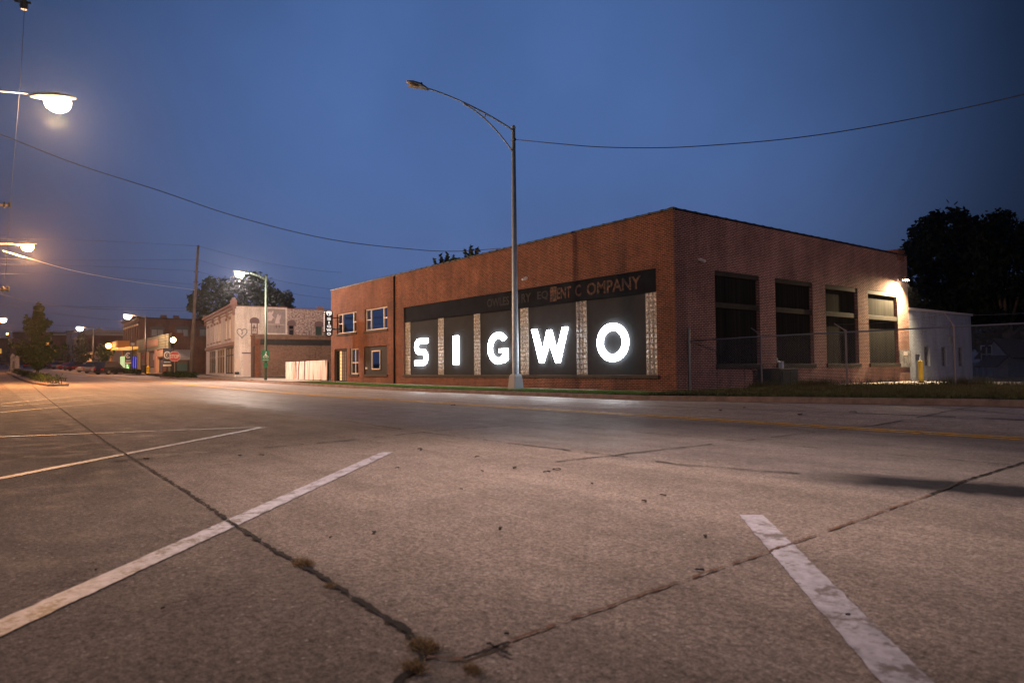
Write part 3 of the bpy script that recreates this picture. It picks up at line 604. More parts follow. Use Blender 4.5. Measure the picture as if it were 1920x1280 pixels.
# side bays: boarded with ribbed panels, timber lintel, transom and sill
for s in SW:
    a, b, z0, z1 = s; zm = z0+(z1-z0)*.628
    mb = MB(); SB.box(mb, a+.003, b-.003, z0+.003, z1-.003, -.24, -.17); bay = mb.build('boarded_bay', 'ribbed_panel', main)
    for i, (q0, q1, k) in enumerate(((z1-.20, z1-.004, -.02), (zm-.10, zm+.12, -.04))):
        mb = MB(); SB.box(mb, a+.005, b-.005, q0, q1, -.165, k); mb.build('timber', 'dark_wood', bay, bevel=.01)
    mb = MB(); SB.box(mb, a-.06, b+.06, z0-.18, z0, -.1, .08); mb.build('sill', 'dark_wood', bay, bevel=.01)
pl = rect(1685.6, 1706.9, (657, 657), (688, 688), su)
mb = MB(); SB.box(mb, *pl, .003, .03); mat('mottled_grey', (.24, .24, .25), .7, var=.6, vs=5); po = mb.build('grey_plaque', 'mottled_grey', main)
mb = MB(); SB.box(mb, (pl[0]+pl[1])/2-.22, (pl[0]+pl[1])/2+.25, pl[2]+.62, pl[2]+.82, .031, .036); mb.build('label_plate', 'white_frame', po)
# wall floodlight (lit)
ya, za = su(1686, 525); mat('flood_lens', (1, 1, 1), .3, emit=(1, .90, .66), es=90)
fl = thing('wall_light', SB.p(ya, za, 0), 'lit floodlight bracketed high on the far end of the brick side wall', 'wall light')
mb = MB(); mb.tube([SB.p(ya, za, .002), SB.p(ya, za, .22)], .03, 8); SB.box(mb, ya-.17, ya+.17, za-.03, za+.11, .2, .45); mb.build('housing', 'dark_metal', fl, bevel=.01)
mb = MB(); mb.add([SB.p(ya-.14, za-.031, .22), SB.p(ya+.14, za-.031, .22), SB.p(ya+.14, za-.031, .43), SB.p(ya-.14, za-.031, .43), SB.p(ya-.12, za-.06, .23), SB.p(ya+.12, za-.06, .23), SB.p(ya+.12, za-.06, .46), SB.p(ya-.12, za-.06, .46)], [(0, 1, 2, 3), (4, 7, 6, 5), (0, 4, 5, 1), (1, 5, 6, 2), (2, 6, 7, 3), (3, 7, 4, 0)]); mb.build('lens', 'flood_lens', fl)
l = lamp('flood_lamp', SB.p(ya-.1, za-.22, .50), 7000, (1, .72, .40), fl, size=.05, cone=150)
l.rotation_euler = Vector((-.42, -.38, -1)).to_track_quat('-Z', 'Y').to_euler(); l.data.spot_blend = 1
# blade sign on the left corner
mat('sign_black', (.012, .012, .014), .35); mat('sign_white', (.9, .9, .9), .4, emit=(.95, .97, 1), es=1.0)
bx, bz0, bz1 = -48.15, 0, 0
sgn = thing('blade_sign', (-48.25, WY-1.05, 3), 'black vertical sign with lit shield and stacked white letters on the brick corner', 'sign')
P_t = onY(615, 582, WY-1.05); P_b = onY(615, 630, WY-1.05); zA, zB = P_b.z, P_t.z; xs_ = P_t.x
# board faces the viewer: it hangs out from the wall along -Y, thin in X... seen nearly square-on
sd = Fac((xs_, WY, 0), (0, 1, 0), (1, 0, 0))
pa, pb = onX(608, 600, xs_).y, onX(622.5, 600, xs_).y
print('blade', xs_, pa, pb, zA, zB)
yA, yB = min(pa, pb), min(max(pa, pb), WY-.1)
def rrect(a, b, c, e, r, n=5): return arc(b-r, e-r, r, r, 0, 90, n)+arc(a+r, e-r, r, r, 90, 180, n)+arc(a+r, c+r, r, r, 180, 270, n)+arc(b-r, c+r, r, r, 270, 360, n)
mb = MB(); mb.prism(rrect(yA-WY+.0, yB-WY, zA, zB, .16), Vector((xs_-.14, WY, 0)), Y3, Z3, X3, .28); mb.build('board', 'sign_black', sgn)
ym = (yA+yB)/2; bw = (yB-yA); hh = zB-zA
sh_ = [(-.4, .5), (-.25, .58), (0, .62), (.25, .58), (.4, .5), (.4, .1), (.3, -.25), (0, -.5), (-.3, -.25), (-.4, .1)]
mb = MB(); mb.prism([(x*bw*.86, z*hh*.17) for x, z in sh_], Vector((xs_+.141, ym, zB-hh*.135)), Y3, Z3, X3, .02); mb.build('shield_emblem', 'sign_white', sgn)
mb = MB(); mb.prism([(-.03*bw, .16*hh*.3), (.08*bw, 0), (.1*bw, -.04*hh), (0, -.075*hh), (-.1*bw, -.04*hh), (-.06*bw, -.0*hh)], Vector((xs_+.162, ym-.05*bw, zB-hh*.135)), Y3, Z3, X3, .004); mb.build('emblem_mark', 'sign_black', sgn)
for i, ch in enumerate('SIGWO'):
    text_mb(ch, Vector((xs_+.141, ym, zB-hh*(.385+.145*i))), Y3, Z3, X3, hh*.105, .02, bw*(.5 if ch != 'I' else .13) if ch != 'W' else bw*.66, bold=.03).build('sign_letter', 'sign_white', sgn)
for i in range(9):
    mb = MB(); zz = zB-hh*(.17+.078*i); mb.box((xs_-.05, yA-.012, zz-.03), (xs_+.05, yA-.002, zz+.03)); mb.build('edge_mark', 'sign_white', sgn)
for z in (zA+.5, zB-.5): mb = MB(); mb.tube([(xs_, yB-.02, z), (xs_, WY+.01, z)], .04, 6); mb.build('bracket', 'dark_metal', sgn)

# ---------------------------------------------------------------- white annex and house on the right
AX = CX-.25; AF = Fac((AX, 0, 0), (0, 1, 0), (1, 0, 0))
def au(px, py): P = onX(px, py, AX); return P.y, P.z
ya1 = au(1822, 650)[0]; za1 = au(1822, 592)[1]; za0 = au(1714, 582.5)[1]; zta = (za0+za1)/2
ann = thing('annex_building', (AX, BY, .1), 'low white block building with three narrow windows beyond the brick building', 'building')
AW = [rect(a, b, (t, t), (u, u), au) for a, b, t, u in ((1732.5, 1743, 649, 686), (1764.5, 1775, 650, 686.5), (1795.8, 1805.8, 650.6, 687))]
dra = rect(1716, 1725, (664, 664), (712, 712), au); dra[2] = .2; dra[0] = max(dra[0], BY+.1)
mb = MB(); wall(mb, Vector((AX, BY+.01, 0)), Y3, ya1-BY, -.3, zta, [(h[0]-BY, h[1]-BY, h[2], h[3]) for h in AW+[dra]], .15, Vector((-1, 0, 0)))
mb.quad((AX, ya1, -.3), (AX-16, ya1, -.3), (AX-16, ya1, zta), (AX, ya1, zta)); mb.quad((AX-16, BY+.01, -.3), (AX-16, ya1, -.3), (AX-16, ya1, zta), (AX-16, BY+.01, zta)); mb.build('wall', 'block_wall', ann)
mb = MB(); mb.box((AX-16.1, BY+.02, zta), (AX+.1, ya1+.1, zta+.12)); mb.build('roof', 'white_frame', ann)
mat('grey_frame', (.22, .23, .25), .6)
for h in AW: win(AF, h, [(h[0]+h[1])/2], [(h[2]+(h[3]-h[2])*k, h[0]+.05, h[1]-.05) for k in (.25, .75)], ann, sill=False, ft=.05, fm='grey_frame', gl='dark_glass')
mb = MB(); AF.box(mb, dra[0]+.01, dra[1]-.01, dra[2], dra[3]-.01, -.12, -.07); mb.build('door', 'grey_frame', ann)
q = rect(1779.5, 1783, (631, 631), (643, 643), au); mb = MB(); AF.box(mb, q[0]-.1, q[1]+.1, q[2], q[3], .003, .16); mb.tube([AF.p(q[0], q[2]+.1, .1), AF.p(q[0], q[3]+.9, .1)], .025, 6); mb.build('meter_box', 'grey_frame', ann)
mat('yellow_post', (.75, .52, .02), .5)
P = onX(1727, 713.5, AX+2.2); zz = .26
bo = thing('bollard', (P.x, P.y, zz), 'yellow steel bollard in front of the white block building', 'bollard')
mb = MB(); hB = (713.5-673)*abs((Vector((P.x, P.y, 0))-EYE).dot(FW))/F; mb.lathe((P.x, P.y, zz), [(.10, 0), (.10, hB-.06), (.09, hB-.02), (.04, hB)], 14); mb.build('post', 'yellow_post', bo, smooth=False)
mb = MB(); mb.lathe((P.x, P.y, zz), [(.17, -.02), (.17, .03), (.11, .05)], 14); mb.build('footing', 'kerb_concrete', bo)
# dark house
hx, hy = onY(1868, 700, 62).x, 62
mat('siding', (.30, .33, .36), .8, var=.15, vs=2); mat('shingle', (.05, .045, .045), .9, var=.4, vs=3)
ho = thing('wooden_house', (hx, hy, .2), 'small gabled timber house in deep shade under the tall trees', 'house')
a = onY(1842, 700, hy).x; b = onY(1890, 700, hy).x; zw = onY(1865, 668, hy).z; zg = onY(1865, 640, hy).z; c = (a+b)/2
mb = MB(); mb.add([(a, hy, 0), (b, hy, 0), (b, hy, zw), (c, hy, zg), (a, hy, zw), (a, hy+9, 0), (b, hy+9, 0), (b, hy+9, zw), (c, hy+9, zg), (a, hy+9, zw)], [(0, 1, 2, 3, 4), (5, 9, 8, 7, 6), (0, 4, 9, 5), (1, 6, 7, 2)]); mb.build('wall', 'siding', ho)
mb = MB()
for s in (-1, 1):
    e = a-.4 if s < 0 else b+.4; mb.add([(e, hy-.35, zw-.2), (c, hy-.35, zg+.12), (c, hy+9.3, zg+.12), (e, hy+9.3, zw-.2), (e, hy-.35, zw-.08), (c, hy-.35, zg+.26), (c, hy+9.3, zg+.26), (e, hy+9.3, zw-.08)], [(0, 1, 2, 3), (4, 7, 6, 5), (0, 4, 5, 1), (2, 6, 7, 3), (0, 3, 7, 4)])
mb.build('roof', 'shingle', ho)
pf = Fac((0, hy-2.6, 0), (1, 0, 0), (0, -1, 0)); a2 = onY(1827, 700, hy-2.6).x; b2 = onY(1870, 700, hy-2.6).x; zp = onY(1840, 676, hy-2.6).z
mb = MB(); mb.add([(a2, hy-2.6, zp-.5), (b2, hy-2.6, zp-.5), (b2, hy-.01, zp+.3), (a2, hy-.01, zp+.3), (a2, hy-2.6, zp-.38), (b2, hy-2.6, zp-.38), (b2, hy-.01, zp+.42), (a2, hy-.01, zp+.42)], [(0, 1, 2, 3), (4, 7, 6, 5), (0, 4, 5, 1), (1, 5, 6, 2), (0, 3, 7, 4)]); mb.build('porch_roof', 'shingle', ho)
mb = MB()
for u in (a2+.2, (a2+b2)/2, b2-.2): mb = MB(); pf.box(mb, u-.07, u+.07, 0, zp-.5, -.1, .04); mb.build('porch_post', 'grey_frame', ho)
hf = Fac((0, hy, 0), (1, 0, 0), (0, -1, 0)); win(hf, [c-.9, c-.1, 1.2, 2.6], [c-.5], [(1.9, c-.85, c-.15)], ho, sill=False, depth=.05, gl='dark_glass')

# ---------------------------------------------------------------- transformer cabinet by the side wall
ta, tb = su(1455, 710)[0], su(1497, 710)[0]
mat('green_box', (.018, .026, .02), .5)
tr = thing('utility_cabinet', (CX+.7, (ta+tb)/2, .26), 'dark green electrical cabinet standing against the brick side wall', 'cabinet')
h_ = onX(1480, 690.5, CX+1.3).z; cy0, cy1 = onX(1464, 700, CX+1.3).y, onX(1497, 700, CX+1.3).y; mb = MB(); mb.box((CX+.25, cy0, .22), (CX+1.3, cy1, h_)); mb.build('cabinet_body', 'green_box', tr, bevel=.03)
mb = MB(); cm = (cy0+cy1)/2; mb.box((CX+1.303, cy0+.1, .4), (CX+1.33, cm-.03, h_-.12)); mb.box((CX+1.303, cm+.03, .4), (CX+1.33, cy1-.1, h_-.12)); mb.build('door', 'green_box', tr, bevel=.01)
P = onX(1466, 690, CX+.45); P.y = max(P.y, cy0+.15)
mb = MB(); mb.box((CX+.35, P.y-.07, h_+.002), (CX+.50, P.y+.07, h_+.30)); mb.tube([(CX+.42, P.y, h_+.27), (CX+.42, P.y-.28, h_+.29), (CX+.42, P.y-.30, h_+.42)], .035, 8); mb.build('meter_pipe', 'galvanised', tr)

# ---------------------------------------------------------------- chain link fence
mat('fence_steel', (.20, .21, .23), .45, .6); mat('post_paint', (.19, .165, .165), .6, .2)
def fpt(px, D):
    P = atD(px, 700, D); return Vector((P.x, P.y, 0))
fp = [fpt(1293, 26.0), fpt(1428, 25.1), fpt(1588, 23.7), fpt(1791, 22.3)]; dd = (fp[3]-fp[0]).normalized(); fp.append(fp[3]+dd*3.6); fp.append(fp[4]+dd*3.4)
base = [zl(p.x, p.y) for p in fp]
def depth(P): return (P-EYE).dot(FW)
def zat(P, px, py): return atD(px, py, depth(P)).z if False else None
def ztop(P, px, py):
    f = lambda z: 0
    D = (Vector((P.x, P.y, 1.0))-EYE).dot(FW); return atD(px, py, D).z
rz_ = [ztop(fp[0], 1293, 639), ztop(fp[1], 1427, 630.5), ztop(fp[2], 1587, 622.5), ztop(fp[3], 1789, 612)]
rz_ += [rz_[3]+(rz_[3]-rz_[2])*.95, rz_[3]+(rz_[3]-rz_[2])*1.9]
print('fence', [(round(p.x, 1), round(p.y, 1), round(b, 2), round(z, 2)) for p, b, z in zip(fp, base, rz_)])
fe = thing('wire_fence', fp[0], 'grey chain link fence with pipe rail running right from the brick corner', 'fence')
tp = [Vector((p.x, p.y, z)) for p, z in zip(fp, rz_)]
mb = MB(); mb.tube(tp, .024, 8); mb.build('top_rail', 'fence_steel', fe, smooth=True)
for i, (p, b, z) in enumerate(zip(fp, base, rz_)):
    zz = z+.02 if i else ztop(fp[0], 1293, 617.5); mb = MB(); rr = .032 if i else .052
    mb.lathe((p.x, p.y, b-.15), [(rr, 0), (rr, zz-b+.12), (rr*1.25, zz-b+.13), (rr*1.25, zz-b+.17), (rr*.5, zz-b+.21)], 10); po_ = mb.build('post', 'fence_steel' if not i else 'post_paint', fe, smooth=False)
    if 0 < i:
        nrm = Vector((-dd.y, dd.x, 0)); top = Vector((p.x, p.y, z+.05)); out = Vector((-.45, .1, .28)) if i < 3 else Vector((-.24, -.1, .40))
        mb = MB(); mb.tube([top-Z3*.06, top, top+out], [.028, .024, .017], 6); mb.build('barb_arm', 'post_paint', po_)
mb = MB(); tot = []
for i in range(len(fp)-1):
    A, B = fp[i], fp[i+1]; L = (B-A).length; s = .075; hgt = 1.55; n = int((L+hgt)/s); U = (B-A).normalized()
    def zb(u): return base[i]+(base[i+1]-base[i])*u/L+.05
    def ztp(u): return rz_[i]+(rz_[i+1]-rz_[i])*u/L-.01
    for sgn_ in (1, -1):
        for k in range(n+2):
            u0_ = -hgt+k*s if sgn_ > 0 else k*s; u1_ = u0_+hgt*sgn_
            a_, c_ = (u0_, 0.), (u1_, 1.)
            lo, hi = min(u0_, u1_), max(u0_, u1_)
            ta_, tb_ = 0., 1.
            du_ = u1_-u0_
            for bound, sg in ((0., 1), (L, -1)):
                t = (bound-u0_)/du_
                if (du_ > 0) == (sg > 0): ta_ = max(ta_, t)
                else: tb_ = min(tb_, t)
            if tb_-ta_ < .02: continue
            pts_ = []
            for t in (ta_, tb_):
                u = u0_+du_*t; pts_.append(A+U*u+Z3*(zb(u)+(ztp(u)-zb(u))*t))
            mb.tube(pts_, .0017, 3, cap=False)
mb.build('chain_mesh', 'fence_steel', fe, fixn=False)
mb = MB()
for i in range(1, len(fp)-1):
    o1 = Vector((-.45, .1, .33)) if i < 3 else Vector((-.24, -.1, .45)); o2 = Vector((-.45, .1, .33)) if i+1 < 3 else Vector((-.24, -.1, .45))
    if i < 2: continue
    A = tp[i]+o1*.9; B = tp[i+1]+o2*.9; mb.tube([A.lerp(B, t)-Z3*(.10*4*t*(1-t)) for t in (0, .15, .3, .45, .6, .75, .9, 1)], .005, 4)
mb.build('barbed_wire', 'fence_steel', fe)

# ---------------------------------------------------------------- white two-storey building
RZ = R(-6.7); ud = Vector((math.cos(R(173.3)), math.sin(R(173.3)), 0)); sd_ = Vector((math.cos(R(83.3)), math.sin(R(83.3)), 0))
WC0 = onY(440, 640, 20.6); WC0 = Vector((WC0.x, WC0.y, 0)); zgr = zt(WC0.x)+.16
wfF = Fac(WC0, ud, Vector((ud.y, -ud.x, 0)) if (Vector((ud.y, -ud.x, 0))).y < 0 else Vector((-ud.y, ud.x, 0))); wsF = Fac(WC0, sd_, Vector((1, -.1, 0)))
wsF.W = Vector((math.cos(R(-6.7)), math.sin(R(-6.7)), 0))
def onF(Fc, px, py):
    d = ray(px, py); t = (Fc.O-EYE).dot(Fc.W)/d.dot(Fc.W); P = EYE+d*t; return (P-Fc.O).dot(Fc.U), P.z
def rF(Fc, a, b, t, u):
    a_, z1 = onF(Fc, a, t[0]); b_, z2 = onF(Fc, b, t[1]); _, z3 = onF(Fc, a, u[0]); _, z4 = onF(Fc, b, u[1]); return [min(a_, b_), max(a_, b_), (z3+z4)/2, (z1+z2)/2]
ul, zl_ = onF(wfF, 387, 598); _, zr_ = onF(wfF, 440, 574); HW = zr_
print('white bldg', WC0, ul, zl_, zr_, zgr)
wb = thing('white_building', (WC0.x, WC0.y, zgr), 'two-storey white painted brick building with reddish cornice and a heart drawn on its side', 'building')
SLN = 19
P_ = lambda x, y: (340+x/6.4, 540+y/6.4)
fw = []
for x, t, b in ((325, 480, 665), (368, 465, 660), (403, 455, 650), (437, 430, 645), (468, 415, 640), (543, 395, 625), (587, 380, 612)):
    px, pt = P_(x, t); _, pb_ = P_(x, b); u, z1 = onF(wfF, px, pt); _, z0 = onF(wfF, px, pb_); fw.append([u-.42, u+.42, z0, z1])
zA_ = sum(f[2] for f in fw)/7; zB_ = sum(f[3] for f in fw)/7
for f in fw: f[2], f[3] = zA_, zB_
sf = []
for xa, xb, yt, yb_ in ((335, 410, 745, 1070), (428, 515, 735, 1075), (532, 628, 715, 1080)):
    pa, pt = P_(xa, yt); pb_, pu = P_(xb, yb_); q = rF(wfF, pa, pb_, (pt, pt), (pu, pu)); sf.append(q)
zS1 = sum(f[3] for f in sf)/3
for f in sf: f[2], f[3] = zgr+.35, zS1
mb = MB(); wall(mb, WC0, ud, ul, 0, HW, fw+sf, .18, -wfF.W); mb.build('front_wall', 'white_painted_brick', wb)
# side: openings, painted then peeling then bare brick
def sF(xa, xb, yt, yb_): pa, pt = P_(xa, yt); pb_, pu = P_(xb, yb_); return rF(wsF, pa, pb_, (pt, pt), (pu, pu))
sw1, sw2, sw3 = sF(835, 920, 372, 555), sF(1283, 1358, 405, 572), sF(1608, 1690, 415, 582)
u_sp = onF(wsF, P_(1270, 400)[0], 600)[0]
mb = MB(); wall(mb, WC0, sd_, u_sp, 0, HW, [sw1], .16, -wsF.W); mb.build('side_wall', 'white_painted_brick', wb)
mb = MB(); wall(mb, WC0+sd_*u_sp, sd_, SLN-u_sp, 0, HW-.12, [[sw2[0]-u_sp, sw2[1]-u_sp, sw2[2], sw2[3]-.1], [sw3[0]-u_sp, sw3[1]-u_sp, sw3[2], sw3[3]-.1]], .16, -wsF.W); mb.build('peeling_side_wall', 'peeling_brick', wb)
C3 = WC0+ud*ul; mb = MB(); mb.quad(C3, C3+sd_*SLN, C3+sd_*SLN+Z3*HW, C3+Z3*HW); C4 = WC0+sd_*SLN; mb.quad(C4, C3+sd_*SLN, C3+sd_*SLN+Z3*HW, C4+Z3*HW); mb.build('rear_wall', 'peeling_brick', wb)
mb = MB(); a, b, c, e = [p+Z3*(HW-.35) for p in (WC0+ud*.05+sd_*.05, C3+sd_*.05-ud*.05, C3+sd_*SLN, C4)]; mb.quad(a, b, c, e); mb.build('roof', 'roof_dark', wb)
mat('cornice_pink', (.24, .15, .14), .7, var=.2, vs=3)
mb = MB(); wfF.box(mb, -.25, ul+.2, HW-.02, HW+.22, -.2, .5); wfF.box(mb, -.15, ul+.1, HW-.28, HW-.022, -.1, .28); wfF.box(mb, -.1, ul, HW-.6, HW-.5, .003, .1)
for k in (0, .2, .45, .7, 1): wfF.box(mb, ul*k-.18, ul*k+.14, HW-.9, HW-.285, .004, .22)
wfF.box(mb, -.3, .35, HW+.222, HW+.62, -.15, .42); wfF.box(mb, -.15, .2, HW+.622, HW+.85, -.05, .3); wfF.box(mb, ul-.3, ul+.25, HW+.222, HW+.6, -.1, .4); mb.build('cornice', 'cornice_pink', wb, bevel=.03)
mb = MB(); wsF.box(mb, .3, u_sp, HW, HW+.09, -.25, .05); wsF.box(mb, u_sp, SLN, HW-.119, HW-.03, -.25, .05); wsF.box(mb, u_sp+3.2, u_sp+3.9, HW-.03, HW+.25, -.4, .03); mb.build('coping', 'cornice_pink', wb)
for i, f in enumerate(fw):
    g_ = MB(); wfF.box(g_, f[0]+.01, f[1]-.01, f[2]+.01, f[3]-.01, -.15, -.12); o = g_.build('window', 'warm_lit' if i == 2 else 'dark_glass', wb)
    mb = MB(); wfF.frame(mb, f[0]+.012, f[1]-.012, f[2]+.012, f[3]-.012, -.119, -.07, .06); wfF.box(mb, f[0]+.07, f[1]-.07, (f[2]+f[3])/2-.03, (f[2]+f[3])/2+.03, -.119, -.08); mb.build('frame', 'white_frame', o)
    mb = MB(); wfF.box(mb, f[0]-.1, f[1]+.1, f[3]-.02, f[3]+.25, .003, .1); wfF.box(mb, f[0]-.1, f[1]+.1, f[2]-.12, f[2], .003, .12); mb.build('hood', 'cornice_pink', o)
mb = MB(); wfF.box(mb, .2, ul-.1, zS1+.1, zS1+.5, .003, .18); mb.build('shop_band', 'cornice_pink', wb)
mat('shop_glass', (.09, .07, .05), .25); mat('tan_panel', (.36, .30, .26), .7)
for i, f in enumerate(sf):
    g_ = MB(); wfF.box(g_, f[0]+.01, f[1]-.01, f[2], f[3]-.01, -.16, -.1); o = g_.build('shop_window', ('tan_panel', 'shop_glass', 'dark_glass')[2-i] if i != 1 else 'shop_glass', wb)
    mb = MB(); wfF.frame(mb, f[0]+.012, f[1]-.012, f[2], f[3]-.012, -.099, -.03, .12)
    for k in (1, 2): wfF.box(mb, f[0]+(f[1]-f[0])*k/3-.05, f[0]+(f[1]-f[0])*k/3+.05, f[2]+.12, f[3]-.13, -.098, -.04)
    wfF.box(mb, f[0]+.13, f[1]-.13, f[2]+(f[3]-f[2])*.68, f[2]+(f[3]-f[2])*.68+.1, -.097, -.045); mb.build('frame', 'tan_panel' if i < 2 else 'dark_wood', o)
mat('window_paint', (.62, .58, .62), .6); mat('arch_paint', (.16, .12, .15), .7); mat('teal_door', (.03, .07, .07), .6)
def arch_mb(Fc, q, k0, k1, grow=0):
    a, b, z0, z1 = q; r = (b-a)/2; mb = MB(); mb.prism(arc((a+b)/2, z1-.12, r+grow, .24+grow, 0, 180, 8)+[(a-grow, z1-.4), (b+grow, z1-.4)] if False else [(b+grow, z1-.42)]+arc((a+b)/2, z1-.14, r+grow, .2+grow, 0, 180, 8)+[(a-grow, z1-.42)], Fc.O+Fc.W*k0, Fc.U, Z3, Fc.W, k1-k0); return mb
for q, m_, nm in ((sw1, 'window_paint', 'painted_window'), (sw2, 'dark_glass', 'window'), (sw3, 'teal_door', 'boarded_window')):
    g_ = MB(); wsF.box(g_, q[0]+.01, q[1]-.01, q[2]+.01, q[3]-.12, -.14, -.09); o = g_.build(nm, m_, wb)
    mb = MB(); wsF.frame(mb, q[0]+.01, q[1]-.01, q[2]+.01, q[3]-.12, -.089, -.03, .1 if nm != 'boarded_window' else .05)
    if nm != 'boarded_window': wsF.box(mb, q[0]+.1, q[1]-.1, q[2]+(q[3]-q[2])*.42, q[2]+(q[3]-q[2])*.42+.1, -.088, -.04)
    mb.build('frame', 'arch_paint', o); arch_mb(wsF, [q[0], q[1], q[2], q[3]], .004, .09, .12).build('arch', 'arch_paint', o)
    if nm == 'painted_window':
        mb = MB(); um = (q[0]+q[1])/2; z0 = q[2]+.14; hz = q[3]-q[2]-.45
        mb.prism([(um-.22, z0+hz*.05), (um-.12, z0+hz*.5), (um-.02, z0+hz*.86), (um+.08, z0+hz*.5), (um+.22, z0+hz*.05)], wsF.O-wsF.W*.086, wsF.U, Z3, wsF.W, .004); mb.build('tower_shape', 'teal_door', o)
        mb = MB(); mb.prism(arc(um, z0+.38, .09, .12, 0, 350, 10), wsF.O-wsF.W*.08, wsF.U, Z3, wsF.W, .004); mb.prism([(um-.28, z0+.02), (um-.18, z0+.22), (um, z0+.28), (um+.18, z0+.22), (um+.28, z0+.02)], wsF.O-wsF.W*.08, wsF.U, Z3, wsF.W, .004); mb.build('bust_shape', 'white_paint', o)
# heart outline
cu_, cz_ = onF(wsF, *P_(727, 545)); au_, _ = onF(wsF, *P_(668, 545)); bu_, _ = onF(wsF, *P_(788, 545)); hw = abs(bu_-au_)/2
pts = []
for i in range(41):
    t = -math.pi*.86+2*math.pi*.86*2*i/80; t = math.pi+ (i/40-.5)*2*math.pi*.94
    pts.append((16*math.sin(t)**3/16*hw, (13*math.cos(t)-5*math.cos(2*t)-2*math.cos(3*t)-math.cos(4*t))/16*hw*1.05))
zc_ = onF(wsF, *P_(727, 548))[1]
hb_ = MB(); pl_ = [(math.sin(t)**3*hw, (13*math.cos(t)-5*math.cos(2*t)-2*math.cos(3*t)-math.cos(4*t))/16*hw*1.12) for t in [2*math.pi*i/48 for i in range(49)]]
hb_.tube([wsF.p(cu_+x, zc_+y+.1, .02) for x, y in pl_], .035, 5); hb_.tube([wsF.p(cu_+x*hw, zc_+.1+y*hw, .02) for x, y in ((0, .3), (.1, 0), (.05, -.25), (-.12, -.3), (-.2, -.1))], .035, 5)
mat('heart_paint', (.14, .15, .19), .7); hb_.build('painted_heart', 'heart_paint', wb)
# pale mural with white figures
q = sF(1035, 1250, 262, 540); mat('mural_ground', (.30, .29, .33), .9, var=.15, vs=3); mb = MB(); wsF.box(mb, q[0], min(q[1], u_sp-.02), q[2], q[3]+.1, .003, .008); mu = mb.build('mural', 'mural_ground', wb)
mat('mural_white', (.60, .57, .66), .8); mw = q[1]-q[0]; mh = q[3]-q[2]; fx = lambda x, y: (q[0]+mw*x, q[2]+mh*y)
def figp(pts): mb = MB(); mb.prism([fx(*p) for p in pts], wsF.O+wsF.W*.009, wsF.U, Z3, wsF.W, .006); return mb
for pts in ([(.02, .52), (.05, .72), (0, .86), (.12, .93), (.2, .88), (.26, .94), (.34, .96), (.3, .84), (.24, .78), (.36, .66), (.44, .6), (.3, .66), (.22, .52)], [(.40, .42), (.46, .6), (.52, .72), (.55, .82), (.62, .82), (.64, .70), (.74, .66), (.76, .80), (.72, .64), (.66, .56), (.68, .42)], [(-.12, .36), (.95, .36), (.95, .385), (-.12, .385)], [(.46, .36), (.52, .36), (.53, .22), (.47, .22)], [(.62, .36), (.67, .36), (.68, .23), (.63, .23)]):
    mb = figp(pts); mb.build('painted_figure', 'mural_white' if pts[0][1] > .359 and len(pts) != 4 or pts[0][0] < 0 else 'arch_paint', mu)
# side door and small plates low on the white side wall
q = sF(745, 815, 785, 1098); q[2] = zgr; mb = MB(); wsF.box(mb, q[0], q[1], q[2], q[3], .003, .06); d2 = mb.build('side_door', 'window_paint', wb); mb = MB(); wsF.box(mb, q[0]-.15, q[1]+.15, q[3], q[3]+.12, .003, .12); mb.build('lintel', 'arch_paint', d2)
q = sF(660, 700, 845, 985); mb = MB(); wsF.box(mb, *q, .003, .03); mb.build('white_plate', 'white_frame', wb)
q = sF(640, 690, 1005, 1030); mb = MB(); wsF.box(mb, *q, .003, .2); mb.build('vent_box', 'dark_metal', wb)
# low brown brick building against its side
LB = onY(478, 640, 21.9); LB = Vector((LB.x, LB.y, 0)); lsF = Fac(LB, sd_, wsF.W); zlb = onF(lsF, 478, 628.5)[1]
lb = thing('low_brick_building', (LB.x, LB.y, zgr), 'low weathered brown brick building with dark parapet beside the white building', 'building')
mb = MB(); L3 = LB+ud*2.2; mb.quad(LB, LB+sd_*14, LB+sd_*14+Z3*zlb, LB+Z3*zlb); mb.quad(LB, L3, L3+Z3*zlb, LB+Z3*zlb); mb.quad(LB+sd_*14, L3+sd_*14, L3+sd_*14+Z3*zlb, LB+sd_*14+Z3*zlb); mb.build('wall', 'dark_brick', lb)
mb = MB(); lsF.box(mb, .0, 14, zlb-.95, zlb-.35, .003, .05); mb.build('parapet_band', 'roof_tile', lb); mb = MB(); lsF.box(mb, -.08, 14.1, zlb, zlb+.12, -2.25, .12); mb.build('roof', 'kerb_concrete', lb)
mb = MB(); lsF.box(mb, -.02, .5, zgr-.2, zlb-.36, .003, .09); mb.build('pier', 'red_brick', lb)
mb = MB(); lsF.box(mb, -.12, -.03, zgr-.2, zlb-1.1, -.6, .02); mb.build('downpipe', 'dark_metal', lb)
